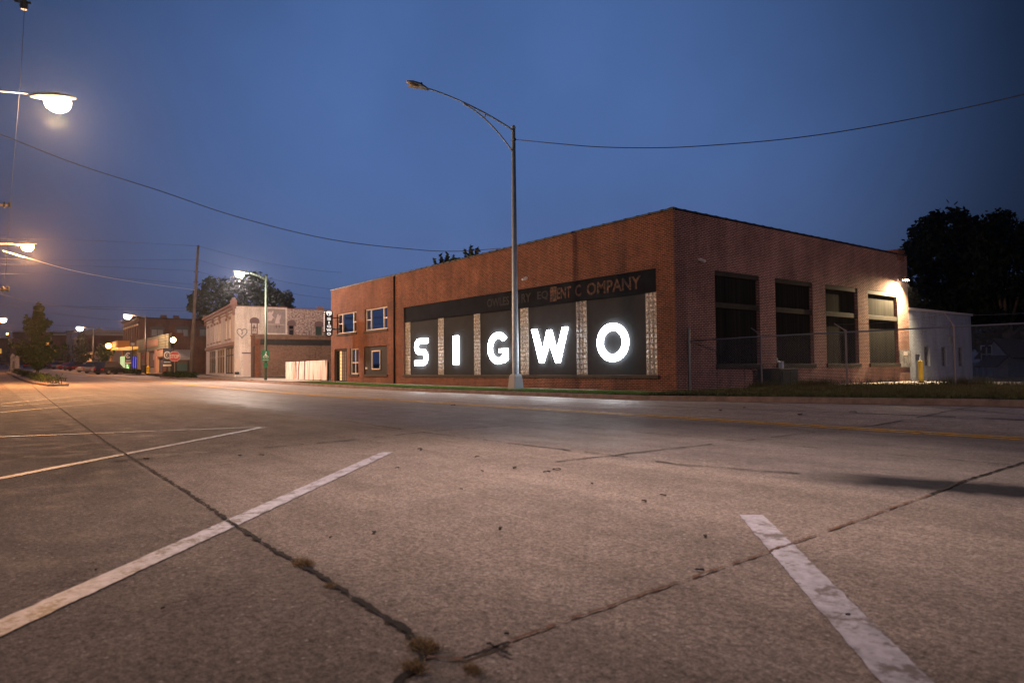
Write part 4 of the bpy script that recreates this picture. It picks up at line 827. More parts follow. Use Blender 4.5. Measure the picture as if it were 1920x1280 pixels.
# striped hoarding
y_ = 20.3; a, b = onY(536, 700, y_).x, min(onY(613.5, 700, y_).x, -48.9); z0 = zt(a)+.18; z1, z2 = onY(537, 678.5, y_).z, onY(613, 675, y_).z
def hoard_mat():
    m = mat('streaked_board', (.6, .5, .48), .7); t = m.node_tree; b_ = t.nodes['Principled BSDF']; L = t.links.new
    uv = N(t, 'ShaderNodeUVMap'); uv.uv_map = 'UVMap'; mp = N(t, 'ShaderNodeMapping'); mp.inputs['Scale'].default_value = (3.4, .22, 1); L(uv.outputs[0], mp.inputs[0])
    n = N(t, 'ShaderNodeTexNoise'); n.inputs['Scale'].default_value = 1; n.inputs['Detail'].default_value = 6; n.inputs['Distortion'].default_value = .4; L(mp.outputs[0], n.inputs[0])
    r = N(t, 'ShaderNodeValToRGB'); e = r.color_ramp.elements; e[0].position = .40; e[0].color = (.05, .035, .035, 1); e[1].position = .46; e[1].color = (.62, .52, .50, 1); x = e.new(.58); x.color = (.70, .60, .58, 1); x = e.new(.64); x.color = (.22, .16, .15, 1); x = e.new(.67); x.color = (.65, .55, .53, 1)
    L(n.outputs[0], r.inputs[0]); L(r.outputs[0], b_.inputs['Base Color'])
hoard_mat()
hd = thing('painted_hoarding', (b, y_, z0), 'white hoarding painted with dark vertical streaks beside the brick building', 'hoarding')
hF = Fac((0, y_, 0), (1, 0, 0), (0, -1, 0)); n = 6
for i in range(n):
    x0, x1 = a+(b-a)*i/n, a+(b-a)*(i+1)/n; mb = MB(); zz = z1+(z2-z1)*(i+.5)/n; hF.box(mb, x0+.006, x1-.006, z0, zz, -.02, .02); mb.build('panel', 'streaked_board', hd)
for i in range(n+1): mb = MB(); x0 = a+(b-a)*i/n; hF.box(mb, x0-.05, x0+.05, zt(a), z1-.1, -.12, -.021); mb.build('post', 'dark_wood', hd)

# ---------------------------------------------------------------- street lamps
mat('pole_green', (.035, .055, .035), .5, .2, var=.2, vs=3); mat('pole_black', (.015, .015, .016), .5); mat('wire_lit_pale', (.40, .39, .37), .7, var=.15, vs=2)
mat('lamp_head', (.28, .27, .25), .5, .3); mat('led_off', (.55, .42, .22), .3)  # unlit lens; gold light on its underside put into the colour
mat('lamp_warm', (1, 1, 1), .3, emit=(1, .80, .48), es=110); mat('lamp_orange', (1, 1, 1), .3, emit=(1, .42, .10), es=60); mat('lamp_pink', (1, 1, 1), .3, emit=(1, .60, .42), es=40); mat('globe_lit', (1, 1, 1), .3, emit=(1, .70, .42), es=22); mat('globe_orange', (1, 1, 1), .3, emit=(1, .48, .14), es=22); mat('globe_off', (.4, .42, .45), .3)
def cobra(base, head, label, polem='galvanised', r0=.10, r1=.06, lens='lamp_warm', power=0, col=(1, .7, .4), basebox=False, drop=1.2, group=None, ph=None, truss=False, hs=1.0, off=False, rl=.2, aim=None, cone=100):
    base, head = Vector(base), Vector(head); t = thing('street_lamp', base, label, 'street lamp', group)
    pz = ph or head.z-drop; top = Vector((base.x, base.y, pz)); out = Vector((head.x-base.x, head.y-base.y, 0)); L = out.length; out.normalize()
    mb = MB(); mb.tube([base-Z3*.2, base+Z3*.5, top], [r0, r0, r1], 12); mb.lathe((top.x, top.y, top.z), [(r1*1.25, -.02), (r1*1.25, .03), (r1*.6, .10)], 10); p = mb.build('pole', polem, t, smooth=True)
    mb = MB(); s = top-Z3*(.25 if not truss else .12)
    pts = [s+out*(L-.3*hs)*u+Z3*((head.z-s.z)*(1-(1-u)**(1.7 if not truss else 1.75))) for u in [i/12 for i in range(13)]]; mb.tube(pts, [.042]*6+[.034]*7, 8); 
    mb.build('arm', polem, t, smooth=True)
    if truss:
        mb = MB(); s2 = top-Z3*1.12; e = pts[7]-Z3*.06; q = [s2.lerp(e, u)+Z3*(.42*4*u*(1-u))*.62 for u in [i/10 for i in range(11)]]; q[-1] = q[-1]; mb.tube(q, .032, 8); mb.build('lower_arm', polem, t, smooth=True)
        for k, j in ((4, 5), (7, 10)): mb = MB(); a = pts[k]; mb.tube([a, min(q, key=lambda v: (Vector((v.x, v.y, 0))-Vector((a.x, a.y, 0))).length)], .022, 6); mb.build('strut', polem, t)
    if basebox:
        mb = MB(); w0, w1, h = .26, .20, .58; V = [(base.x+sx_*w0, base.y+sy_*w0, base.z-.08) for sx_, sy_ in ((-1, -1), (1, -1), (1, 1), (-1, 1))]+[(base.x+sx_*w1, base.y+sy_*w1, base.z+h) for sx_, sy_ in ((-1, -1), (1, -1), (1, 1), (-1, 1))]+[(base.x+sx_*.15, base.y+sy_*.15, base.z+h+.09) for sx_, sy_ in ((-1, -1), (1, -1), (1, 1), (-1, 1))]
        mb.add(V, [(3, 2, 1, 0), (8, 9, 10, 11)]+[(i+o, (i+1) % 4+o, (i+1) % 4+4+o, i+4+o) for o in (0, 4) for i in range(4)]); mat('cast_base', (.26, .28, .31), .6, .2); mb.build('base_cover', 'cast_base', t, bevel=.02)
        mb = MB(); mb.box((base.x-.42, base.y-.42, base.z-.3), (base.x+.42, base.y+.42, base.z-.05)); mb.build('footing', 'kerb_concrete', t)
    # head: flattened tapering shell along 'out'
    side = Vector((-out.y, out.x, 0)); mb = MB(); prof = [(-.42, .06, .05), (-.25, .13, .09), (0, .19, .11), (.25, .17, .08), (.42, .06, .03)]; n = 10; k = 0; tilt = .12
    for u, w_, h_ in prof:
        for j in range(n): a = 2*math.pi*j/n; z = math.sin(a)*h_*(1 if math.sin(a) > 0 else .35); mb.v.append(tuple(head+out*u*hs+side*math.cos(a)*w_*hs+Z3*(z*hs+u*hs*tilt)))
    for i in range(len(prof)-1):
        for j in range(n): mb.f.append((i*n+j, i*n+(j+1) % n, (i+1)*n+(j+1) % n, (i+1)*n+j))
    mb.f += [tuple(range(n)), tuple(range(4*n, 5*n))[::-1]]; h = mb.build('lamp_head', 'lamp_head', t, smooth=True)
    mb = MB(); 
    if off:
        mb.obox(head+Z3*(-.075), out, side, Z3, (.0, .36), (-.13, .13), (-.02, .02)); mb.build('lens', 'led_off', h)
        mb = MB(); mb.lathe(tuple(head-out*.15*hs+Z3*.08), [(.05, 0), (.05, .07), (.02, .1)], 8); mb.build('sensor', 'dark_metal', h)
    else:
        n = 12; rings = [(.2, .0), (.20, -.10), (.16, -.20), (.07, -.26)]
        for rr, z in rings:
            for j in range(n): a = 2*math.pi*j/n; mb.v.append(tuple(head+out*(.08*hs+math.cos(a)*rr*1.25*hs)+side*math.sin(a)*rr*.85*hs+Z3*((z-.035)*hs)))
        for i in range(3):
            for j in range(n): mb.f.append((i*n+j, i*n+(j+1) % n, (i+1)*n+(j+1) % n, (i+1)*n+j))
        mb.f += [tuple(range(n)), tuple(range(3*n, 4*n))]; mb.build('lens', lens, h, smooth=True)
    if power:
        lo_ = lamp('lamp_light', head+out*.08*hs-Z3*(.32*hs+.05+rl), power, col, t, size=rl, cone=cone, kind='SPOT' if aim else 'POINT')
        if aim: lo_.rotation_euler = (Vector(aim)-head).to_track_quat('-Z', 'Y').to_euler(); lo_.data.spot_blend = 1.0
    return t
# unlit grey lamp in front of the letters
gb = onY(967, 727, 18.35); gtop = onY(961.5, 240, 18.35); gh = onY(779, 160, 13.1)
t_ = cobra((gb.x, gb.y, .19), (onX(783, 161, gb.x).x, onX(783, 161, gb.x).y, onX(783, 161, gb.x).z), 'tall grey unlit street lamp with truss arm standing before the letters I and W', 'galvanised', .145, .085, off=True, basebox=True, ph=gtop.z, truss=True, hs=1.15)
mb = MB(); mb.tube([(gb.x-.11, gb.y, gtop.z-.55), (gb.x+.13, gb.y, gtop.z-.55)], .06, 8); mb.build('wire_clamp', 'dark_metal', t_)
LB_ = []
def cob_px(bpx, bpy, hpx, hpy, Yb, label, Yh=None, **k):
    P = onY(bpx, bpy, Yb); H_ = onX(hpx, hpy, P.x) if Yh is None else onY(hpx, hpy, Yh); z = zr(P.x, KY)+.14
    return cobra((P.x, P.y, z), H_, label, **k), P, H_
g_, gP, gH = cob_px(498, 715, 452, 510, 18.0, 'green painted street lamp, brightly lit, with bike sign on its pole', polem='pole_green', r0=.115, r1=.075, power=6800, col=(1, .80, .68), ph=onY(498, 519, 18).z, hs=1.35)
# bike route sign on it
def board(Fc, u0, u1, z0, z1, k, th, m, name, par, r=.04): mb = MB(); mb.prism(rrect(u0, u1, z0, z1, r, 3), Fc.O+Fc.W*k, Fc.U, Z3, Fc.W, th); return mb.build(name, m, par)
mat('sign_green', (.01, .16, .07), .4); mat('sign_red', (.42, .012, .014), .4); mat('sign_whitep', (.75, .75, .75), .4); mat('sign_back', (.3, .3, .3), .5, .5)
fa = Vector((-gP.x, -gP.y, 0)).normalized(); sU = Vector((-fa.y, fa.x, 0)); SFc = Fac((gP.x, gP.y, 0), sU, fa)
if (RT).dot(sU) < 0: SFc.U = -sU
sz = onY(498, 667, 18).z
bs_ = thing('bike_sign', (gP.x, gP.y, sz), 'green bike route sign with white cyclist on the green lamp pole', 'sign')
board(SFc, -.28, .28, sz-.42, sz+.42, .12, .012, 'sign_green', 'sign_panel', bs_)
mb = MB(); W2 = Fac(SFc.p(0, sz, .134), SFc.U, SFc.W)
for cx_ in (-.11, .11): mb.strip(arc(cx_, -.08, .09, .09, 0, 360, 16), arc(cx_, -.08, .06, .06, 0, 360, 16), W2.O, W2.U, Z3, W2.W, .004)
mb.prism([(-.1, -.02), (-.02, .02), (.1, -.03), (.06, .1), (.02, .2), (-.04, .22), (-.06, .12)], W2.O, W2.U, Z3, W2.W, .005); mb.prism(arc(.03, .27, .045, .045, 0, 340, 10), W2.O, W2.U, Z3, W2.W, .005); mb.build('cyclist_symbol', 'sign_whitep', bs_)
mb = text_mb('BIKE ROUTE', SFc.p(0, sz-.36, .134), SFc.U, Z3, SFc.W, .09, .004, .42); mb.build('lettering', 'sign_whitep', bs_)
bs2 = thing('shield_sign', (gP.x, gP.y, sz-.9), 'small plain green shield sign below the bike sign', 'sign')
mb = MB(); mb.prism([(-.17, .12), (.17, .12), (.19, -.08), (.1, -.22), (0, -.27), (-.1, -.22), (-.19, -.08)], SFc.p(0, sz-.68, .12), SFc.U, Z3, SFc.W, .012); mb.build('sign_panel', 'sign_green', bs2)
# big bright lamps on the near side of the road, poles out of frame; the aimed ones are added and unseen
H1 = atD(100, 183, 31.5); cobra((H1.x-.6, H1.y-4.6, zr(H1.x, 0)), H1, 'very bright warm street lamp at the upper left on a long arm', lens='lamp_warm', power=9500, col=(1, .60, .30), drop=.35, hs=2.1, r0=.13, rl=.3)
H2 = atD(48, 458, 48); cobra((H2.x-1, H2.y-4.2, zr(H2.x, 0)), H2, 'orange lit street lamp low at the left edge beneath the bright one', lens='lamp_orange', power=19000, col=(1, .42, .13), drop=.3, hs=1.5)
H3 = atD(3, 597, 105); cobra((H3.x-1, H3.y-4, zr(H3.x, 4)), H3, 'distant orange lamp at the very left edge above the clipped globe lamp', lens='lamp_orange', power=2500, col=(1, .42, .12), drop=.5, hs=1.9)
cobra((-2.0, -17.5, 0), (-2, -14.0, 9.5), 'unseen street lamp added well behind the camera to light the foreground', lens='lamp_warm', power=3000, col=(1, .70, .66), drop=1.0, hs=1.5, rl=.3, aim=(-10, 9, 0), cone=60)  # unseen lamp, added for light on the foreground road
cobra((-6.0, -7.5, 0), (-5.4, 5.2, 9.2), 'unseen long armed street lamp added over the road for a pool of light', lens='lamp_warm', power=3700, col=(1, .76, .67), drop=.8, hs=1.2, rl=.3, aim=(-5.2, 5.2, 0), cone=76)  # unseen lamp, added so its pool leaves the corners dark like a lens
cobra((15, 18.6, .3), (15, 17.2, 9.3), 'unseen street lamp added far to the right to light the brick side wall', lens='lamp_warm', power=8500, col=(1, .66, .70), drop=1.0, hs=1.5, rl=.3, aim=(-16.7, 33, 3.5), cone=56)  # unseen lamp, added for light on the side wall
cob_px(272.5, 702, 242, 590, 17.9, 'black pole street lamp with pink glow before the green shop', polem='pole_black', r0=.13, r1=.1, lens='lamp_pink', power=3500, col=(1, .5, .28), ph=onY(273, 594, 17.9).z, hs=1.9)
cob_px(174.5, 690, 152, 613, 17.9, 'farther black pole street lamp before the maroon brick block', polem='pole_black', r0=.13, r1=.1, lens='lamp_pink', power=3500, col=(1, .5, .28), ph=onY(174.5, 616, 17.9).z, hs=2.4)
# globe lamps with banners
mat('banner_blue', (.035, .05, .10), .7)
def globe(px, pyb, pyt, Yb, label, lens='globe_lit', power=900, col=(1, .6, .35), banner=0, s=1.0, blab=''):
    P = onY(px, pyb, Yb); z = zr(P.x, min(P.y, KY))+.12 if P.y > 12 else zt(P.x)+.12; zt_2 = onY(px, pyt, Yb).z
    t = thing('globe_lamp', (P.x, P.y, z), label, 'lamp post'); mb = MB()
    mb.lathe((P.x, P.y, z), [(.22, -.1), (.22, .12), (.15, .3), (.11, .8), (.075, .9), (.06, zt_2-z-.55), (.09, zt_2-z-.5), (.05, zt_2-z-.42), (.14*s, zt_2-z-.32*s)], 12); mb.build('post', 'pole_black', t, smooth=True)
    mb = MB(); mb.lathe((P.x, P.y, zt_2), [(.12*s, -.32*s), (.25*s, -.2*s), (.32*s, 0), (.26*s, .16*s), (.13*s, .26*s)], 14); gl_ = mb.build('globe', lens, t, smooth=True)
    mb = MB(); mb.lathe((P.x, P.y, zt_2), [(.15*s, .262*s), (.11*s, .32*s), (.03*s, .42*s)], 12); mb.build('cap', 'pole_black', t)
    if power: lamp('globe_light', (P.x, P.y, zt_2), power, col, t, kind='POINT', size=.34*s)
    if banner:
        fa = Vector((-P.x, -P.y, 0)).normalized(); sU = RT-fa*RT.dot(fa); sU.z = 0; sU.normalize(); Fb = Fac((P.x, P.y, 0), sU, fa)
        b_ = thing('street_banner', Fb.p(banner*.5, zt_2-1.9), blab, 'banner'); u0, u1 = sorted((banner*.14, banner*1.02)); zb, zc = zt_2-3.0, zt_2-1.0
        mb = MB(); Fb.box(mb, u0, u1, zb, zc, -.012, .012); mb.build('cloth', 'banner_blue', b_)
        mb = MB(); um = (u0+u1)/2; zm_ = zc-.72; mb.strip(arc(um, zm_, .36, .42, 42, 318, 20), arc(um, zm_, .24, .29, 42, 318, 20), Fb.O+Fb.W*.0125, Fb.U, Z3, Fb.W, .005); mb.strip(arc(um, zm_, .14, .17, 60, 300, 10), arc(um, zm_, .07, .09, 60, 300, 10), Fb.O+Fb.W*.0125, Fb.U, Z3, Fb.W, .005); mb.build('letter_c', 'sign_whitep', b_)
        mb = MB(); Fb.box(mb, u0+.1, u1-.1, zb+.45, zb+.55, .0125, .017); Fb.box(mb, u0+.02, u1-.02, zb+.05, zb+.25, .0125, .017); mb.build('stripe', 'sign_whitep', b_)
        mb = MB(); mb.tube([Fb.p(0, zc+.02), Fb.p(banner*1.05, zc+.02)], .02, 6); mb.build('upper_rod', 'pole_black', b_); mb = MB(); mb.tube([Fb.p(0, zb-.02), Fb.p(banner*1.05, zb-.02)], .02, 6); mb.build('lower_rod', 'pole_black', b_)
    return P
gS = globe(324, 706, 637, 17.2, 'lit white globe lamp on a black post behind the stop sign', 'globe_lit', 1800, banner=-1, s=.95, blab='dark blue banner with white C beside the stop sign')
globe(248, 700, 645, 18.4, 'unlit globe lamp on black post before the neon lit shops', 'globe_off', 0, banner=-1, s=1.0, blab='dark blue banner with white C left of the green shop')
globe(203, 690, 648, 18.0, 'bright orange globe lamp above the parked cars', 'globe_orange', 2400, (1, .45, .15), s=1.5)
globe(12, 709, 628, 6.2, 'orange globe lamp on black post at the lower left edge', 'globe_orange', 700, (1, .42, .12), banner=1, s=.85, blab='dark blue banner with white C at the left edge of the photo')
for i, (px, py, D, s) in enumerate(((20, 638, 150, .5), (32, 655, 160, .35), (41, 656, 160, .35), (120, 653, 175, .45), (136, 656, 180, .45), (97, 648, 170, .3))):
    pass
# stop sign
sP = onY(327, 705, 16.9); sz = onY(327, 668, 16.9).z; sT = thing('stop_sign', (sP.x, sP.y, zr(sP.x, 16.9)), 'red octagonal stop sign on a thin post at the corner', 'stop sign')
fa = Vector((-sP.x, -sP.y, 0)).normalized(); sU = RT-fa*RT.dot(fa); sU.z = 0; sU.normalize(); Fs = Fac((sP.x, sP.y, 0), sU, fa); rS = .60
oc = lambda r: [(r*math.cos(R(22.5+45*i)), r*math.sin(R(22.5+45*i))) for i in range(8)]
mb = MB(); mb.tube([(sP.x, sP.y, zr(sP.x, 16.9)-.1), (sP.x, sP.y, sz+.2)], .03, 6); mb.build('post', 'sign_back', sT)
mb = MB(); mb.prism(oc(rS), Fs.p(0, sz, .03), Fs.U, Z3, Fs.W, .012); pn = mb.build('sign_panel', 'sign_whitep', sT); mb = MB(); mb.prism(oc(rS*.94), Fs.p(0, sz, .0425), Fs.U, Z3, Fs.W, .003); mb.build('red_face', 'sign_red', pn)
text_mb('STOP', Fs.p(0, sz-.19, .046), Fs.U, Z3, Fs.W, .38, .003, .92, bold=.01).build('lettering', 'sign_whitep', pn)

# ---------------------------------------------------------------- utility poles and wires
mat('timber_pole', (.11, .095, .085), .9, var=.3, vs=1.5); mat('wire', (.02, .02, .022), .6)
uT = onY(371.5, 460, 19.0); D_ = (uT-EYE).dot(FW); uB = atD(357, 706, D_); 
up = thing('utility_pole', (uB.x, uB.y, zt(uB.x)), 'leaning wooden utility pole rising before the tree by the white building', 'utility pole')
mb = MB(); mb.tube([uB-Z3*.8, uB.lerp(uT, .5), uT], [.19, .16, .125], 10); mb.build('pole', 'timber_pole', up, smooth=True)
mb = MB()
for f in (.72, .80): c = uB.lerp(uT, f+.0); mb.tube([c-RT*.28, c+RT*.28], .06, 6)
mb.build('insulator', 'dark_metal', up)
# pole just outside the left edge; its crossarm ends reach into view
pL = atD(-62, 690, 46); pl_ = thing('utility_pole', (pL.x, pL.y, zt(pL.x)), 'utility pole at the far left edge showing only its crossarm ends', 'utility pole')
mb = MB(); mb.tube([(pL.x, pL.y, -.2), (pL.x, pL.y, atD(-62, 330, 46).z)], [.2, .13], 10); mb.build('pole', 'timber_pole', pl_)
for y in (383, 541): 
    mb = MB(); a, b = atD(-140, y+3, 46), atD(16, y+1, 46); mb.tube([a, b], .07, 4); o = mb.build('crossarm', 'timber_pole', pl_)
    for x_ in (8, 18): 
        mb = MB(); c = atD(x_-(0 if y < 500 else 3), y+2, 46); mb.lathe(tuple(c), [(.06, -.15), (.11, -.05), (.06, .05), (.10, .12), (.04, .24)], 8); mb.build('insulator', 'dark_metal', o)
def wire(pts, label, r=.014, sag=0, n=14, m='wire', name='overhead_wire', grp='overhead wires'):
    P = [atD(*p) if isinstance(p, tuple) else Vector(p) for p in pts]; Q = []
    if len(P) == 2: Q = [P[0].lerp(P[1], i/n)-Z3*(sag*4*(i/n)*(1-i/n)) for i in range(n+1)]
    else:
        for i in range(len(P)-1):
            p0, p1, p2, p3 = P[max(i-1, 0)], P[i], P[i+1], P[min(i+2, len(P)-1)]
            for k in range(6):
                t = k/6; Q.append(.5*((2*p1)+(p2-p0)*t+(2*p0-5*p1+4*p2-p3)*t*t+(3*p1-p0-3*p2+p3)*t**3))
        Q.append(P[-1])
    mb = MB(); mb.tube(Q, r, 5); return tag(mb.build(name, m), label, 'wire', grp)
rf = onY(938, 467.5, WY+.1)
wire([(-60, 232, 24), (0, 252, 25), (150, 310, 27), (300, 358, 28.5), (450, 408, 30.5), (620, 449, 33), (780, 468, 35), (860, 471, 36.5), Vector((rf.x, rf.y, rf.z+.05))], 'black wire sweeping from the upper left down to the brick roof edge', .017)
wire([Vector((gb.x+.1, gb.y, gtop.z-.55)), (1040, 269, 29), (1130, 276, 28), (1250, 277, 27), (1370, 270, 26), (1480, 260, 25), (1600, 243, 24.2), (1760, 213, 23.2), (1925, 176, 22.5), (2100, 130, 21.5)], 'twisted wire from the grey lamp top out of the right edge', .017)
ut = lambda f: uB.lerp(uT, f)
wire([(5, 470, 46), (60, 486, 50), (145, 509, 58), (250, 528, 68), Vector(ut(.66))], 'pale lit wire dropping from the left edge to the leaning pole', .022, m='wire_lit_pale')  # lamp light on this wire put into a pale colour
for i, (py0, f, lab) in enumerate(((447, .995, 'topmost faint wire left of the leaning pole'), (484, .892, 'second wire down left of the leaning pole'), (495, .805, 'third wire down left of the leaning pole'), (513, .70, 'fourth wire down left of the leaning pole'))):
    q = ut(f); wire([(-20, py0, 47), (170, py0+4, 62), Vector(q)], lab, .014)
for i, (pxy, f, lab) in enumerate(((((640, 511, 95)), .995, 'topmost faint wire right of the leaning pole'), ((650, 545, 95), .892, 'second wire down right of the leaning pole'), ((650, 563, 95), .805, 'third wire down right of the leaning pole'), ((700, 580, 95), .62, 'lowest wire right of the leaning pole, seen through the tree'))):
    q = ut(f); P = atD(*pxy); wire([(q.x, q.y, q.z), tuple(P)], lab, .016, sag=.5) if False else wire([tuple([371, 0, 0])] if False else [Vector(q), P], lab, .016, sag=.5)
for pts, lab in ((((-10, 548, 46), (70, 567, 60), (180, 579, 80), (360, 583, 110)), 'sagging wire just above the conical tree'), (((-10, 563, 60), (120, 574, 75), (360, 578, 110)), 'nearly level wire behind the conical tree top'), (((-10, 605, 120), (150, 612, 135), (300, 622, 150)), 'low distant wire over the parked cars'), (((-10, 614, 120), (130, 622, 135), (300, 626, 150)), 'lowest distant wire over the parked cars'), (((0, 570, 52), (120, 590, 66), (260, 605, 90)), 'thin descending wire crossing the conical tree')):
    wire(list(pts), lab, .02 if pts[0][2] < 100 else .035)
c1 = atD(44, 4, 25); wire([(46, -60, 24), (46, 10, 24.5), (38, 150, 26), (26, 300, 30), (16, 430, 38), (8, 560, 46)], 'thin near vertical guy wire at the left edge', .010)
sg = thing('signal_hanger', c1, 'dark span wire hanger at the top left corner', 'hanger'); mb = MB(); a = atD(28, 2, 25); b = atD(57, 6, 25); mb.tube([a, b], .05, 6); mb.lathe(tuple(atD(45, 12, 25)), [(.10, -.12), (.14, 0), (.10, .2), (.05, .35)], 8); mb.build('clamp', 'dark_metal', sg)

# ---------------------------------------------------------------- trees
mat('bark', (.07, .055, .045), .95, var=.4, vs=3); mat('foliage_dark', (.011, .017, .009), .9, var=.4, spec=.08, vs=1.3); mat('foliage', (.030, .044, .013), .8, var=.4, spec=.08, vs=1.2); mat('foliage_street', (.026, .044, .012), .8, var=.4, spec=.08, vs=2)
def leaves(centres, radii, n, size, m, parent, name='crown', squash=.8, edge=.35):
    C_ = np.array(centres, float); r_ = np.array(radii, float); w_ = r_**2; idx = RS.choice(len(C_), n, p=w_/w_.sum())
    d = RS.normal(size=(n, 3)); d /= np.linalg.norm(d, axis=1)[:, None]; rad = r_[idx]*(edge+(1-edge)*RS.rand(n)**.5)*(1+.12*RS.normal(size=n)); P = C_[idx]+d*rad[:, None]*np.array([1, 1, squash])
    a = RS.normal(size=(n, 3)); a /= np.linalg.norm(a, axis=1)[:, None]; b = np.cross(a, RS.normal(size=(n, 3))); b /= np.linalg.norm(b, axis=1)[:, None]; s = size*(.6+.8*RS.rand(n))[:, None]
    V = np.stack([P-a*s, P+b*s*.45, P+a*s, P-b*s*.45], 1).reshape(-1, 3); mb = MB(); mb.v = V.tolist(); mb.f = [(4*i, 4*i+1, 4*i+2, 4*i+3) for i in range(n)]
    return mb.build(name, m, parent, fixn=False)
def tree(base, h, label, blobs, n, size, m='foliage_dark', tr=.3, th=None, squash=.8, group=None, name='tree', edge=.35):
    b = Vector(base); t = thing(name, b, label, 'tree', group); mb = MB(); cen = Vector([sum(c[0][i] for c in blobs)/len(blobs) for i in range(3)]); fork = b.lerp(Vector((b.x, b.y, cen.z)), .55); fork.x = b.x
    mb.tube([b-Z3*.3, b+Z3*.4, b.lerp(fork, .6)+Vector((.05, .03, 0)), fork], [tr*1.3, tr, tr*.85, tr*.7], 10)
    for c, r in sorted(blobs, key=lambda q: -q[1])[:14]:
        c = Vector(c); mid = fork.lerp(c, .5)+Vector((random.uniform(-.3, .3), random.uniform(-.3, .3), .25)); mb.tube([fork-Z3*random.uniform(0, .8), mid, c], [tr*.42, tr*.25, tr*.08], 6)
    mb.build('trunk', 'bark', t, smooth=True); leaves([c for c, r in blobs], [r for c, r in blobs], n, size, m, t, squash=squash, edge=edge); return t
def blobs_px(lst, D, jd=2.0):
    out = []
    for px, py, r in lst:
        d = D+random.uniform(-jd, jd); P = atD(px, py, d); out.append((tuple(P), r*d/F))
    return out
# big dark trees on the right
L1_ = [(1722, 470, 30), (1745, 440, 34), (1780, 425, 36), (1760, 480, 40), (1725, 520, 30), (1800, 470, 42), (1770, 530, 38), (1735, 560, 34), (1790, 580, 40), (1740, 600, 34), (1815, 520, 36), (1830, 580, 34), (1710, 560, 22), (1712, 610, 26), (1838, 450, 36), (1842, 500, 40), (1822, 430, 26), (1850, 560, 40), (1700, 480, 14), (1698, 540, 14), (1704, 640, 20), (1745, 640, 30), (1790, 610, 34), (1708, 498, 16), (1752, 415, 18), (1800, 412, 16), (1717, 435, 14)]
q = atD(1775, 700, 70); tree((q.x, q.y, .1), 14, 'tall dark broad tree directly behind the white annex', blobs_px(L1_, 70), 13500, .30, tr=.45, squash=1, name='broad_tree', edge=.5)
L2_ = [(1870, 430, 34), (1905, 450, 38), (1850, 480, 40), (1890, 510, 46), (1860, 560, 44), (1920, 520, 46), (1900, 590, 46), (1855, 610, 40), (1940, 460, 40), (1950, 600, 60), (1925, 640, 44), (1880, 412, 20), (1840, 440, 22), (1870, 650, 34), (1915, 690, 30), (1945, 700, 34), (1925, 560, 40), (1822, 640, 18), (1835, 540, 26), (1905, 660, 40), (1945, 670, 40)]
q = atD(1890, 700, 62); tree((q.x, q.y, .1), 14, 'tall dark tree filling the right edge over the timber house', blobs_px(L2_, 64), 12500, .27, tr=.5, squash=1, name='broad_tree', edge=.5)
# tree behind the white building
L3_ = [(375, 560, 20), (395, 545, 22), (420, 540, 20), (400, 570, 26), (365, 575, 14), (440, 555, 24), (430, 580, 22), (465, 535, 24), (490, 540, 24), (475, 565, 26), (505, 560, 22), (520, 565, 20), (535, 560, 14), (540, 580, 12), (385, 590, 16), (450, 528, 16), (395, 527, 10), (500, 590, 18), (362, 560, 10), (545, 563, 8), (480, 520, 12)]
q = atD(455, 700, 98); tree((q.x, q.y, .5), 12, 'dark leafy tree behind the white two-storey building', blobs_px(L3_, 98, 3), 5200, .32, 'foliage', tr=.4, squash=1, name='broad_tree')
# tips behind the brick roof
pt = thing('shrubby_tree', (atD(855, 690, 62).x, atD(855, 690, 62).y, .1), 'upright leafy tree tops just showing over the brick roof', 'tree'); mb = MB(); V_ = []
q0 = atD(855, 690, 62); mb.tube([(q0.x, q0.y, 0), atD(855, 520, 62)], [.2, .12], 8)
for px, py, lean in ((815, 486, -6), (826, 479, -4), (838, 474, -2), (850, 480, 2), (872, 470, -3), (883, 463, 0), (895, 468, 5), (862, 486, 4), (903, 478, 5), (820, 493, -6), (845, 488, 0), (888, 478, 2)):
    a = atD(px-lean*2, py+44, 62); b = atD(px, py, 62); mb.tube([a-Z3*.3, a, b], [.05, .04, .012], 5); V_ += [(tuple(a.lerp(b, k/8)), .34*(1.1-k/10)) for k in range(9)]
mb.build('trunk', 'bark', pt); leaves([c for c, r in V_], [r for c, r in V_], 2600, .26, 'foliage', pt, squash=1)
# conical street tree on the left island and smaller ones
def street_tree(px, pyb, pyt, Yb, label, wpx, n, size, name='street_tree', lean=0, clear=.17):
    P = onY(px, pyb, Yb); z0 = zt(P.x)+.15; D = (Vector((P.x, P.y, z0))-EYE).dot(FW); top = atD(px, pyt, D).z; H_ = top-z0; W_ = wpx*D/F/2; bl = []
    for i in range(34):
        f = random.random()**1.1*.9; z = z0+H_*(clear+(1-clear)*f); a = i*2.4; Lb = W_*(1-f*.93)*random.uniform(.75, 1.12); nb = 4
        for k in range(nb):
            u = (k+.6)/nb; bl.append(((P.x+Lb*u*math.cos(a), P.y+Lb*u*math.sin(a), z+Lb*u*u*.75), max(.2, W_*.17*(1.15-u*.75)*(1.1-f*.5))))
    for i in range(7): bl.append(((P.x+random.uniform(-.1, .1), P.y, top-H_*(.02+.045*i)), .18+.07*i))
    return tree((P.x, P.y, z0), H_, label, bl, n, size, 'foliage_street', tr=.14, squash=1.25, name=name, edge=.1)
street_tree(70, 707, 566, 4.6, 'large conical street tree on the kerb island at the left', 96, 22000, .13)
street_tree(152, 692, 622, 17.6, 'dark conical tree behind the row of parked cars', 44, 3000, .28)
street_tree(196, 694, 640, 17.8, 'spreading street tree beside the bright orange globe lamp', 60, 2600, .26)
street_tree(120, 688, 640, 17.6, 'low distant street tree above the red parked cars', 30, 1400, .3)
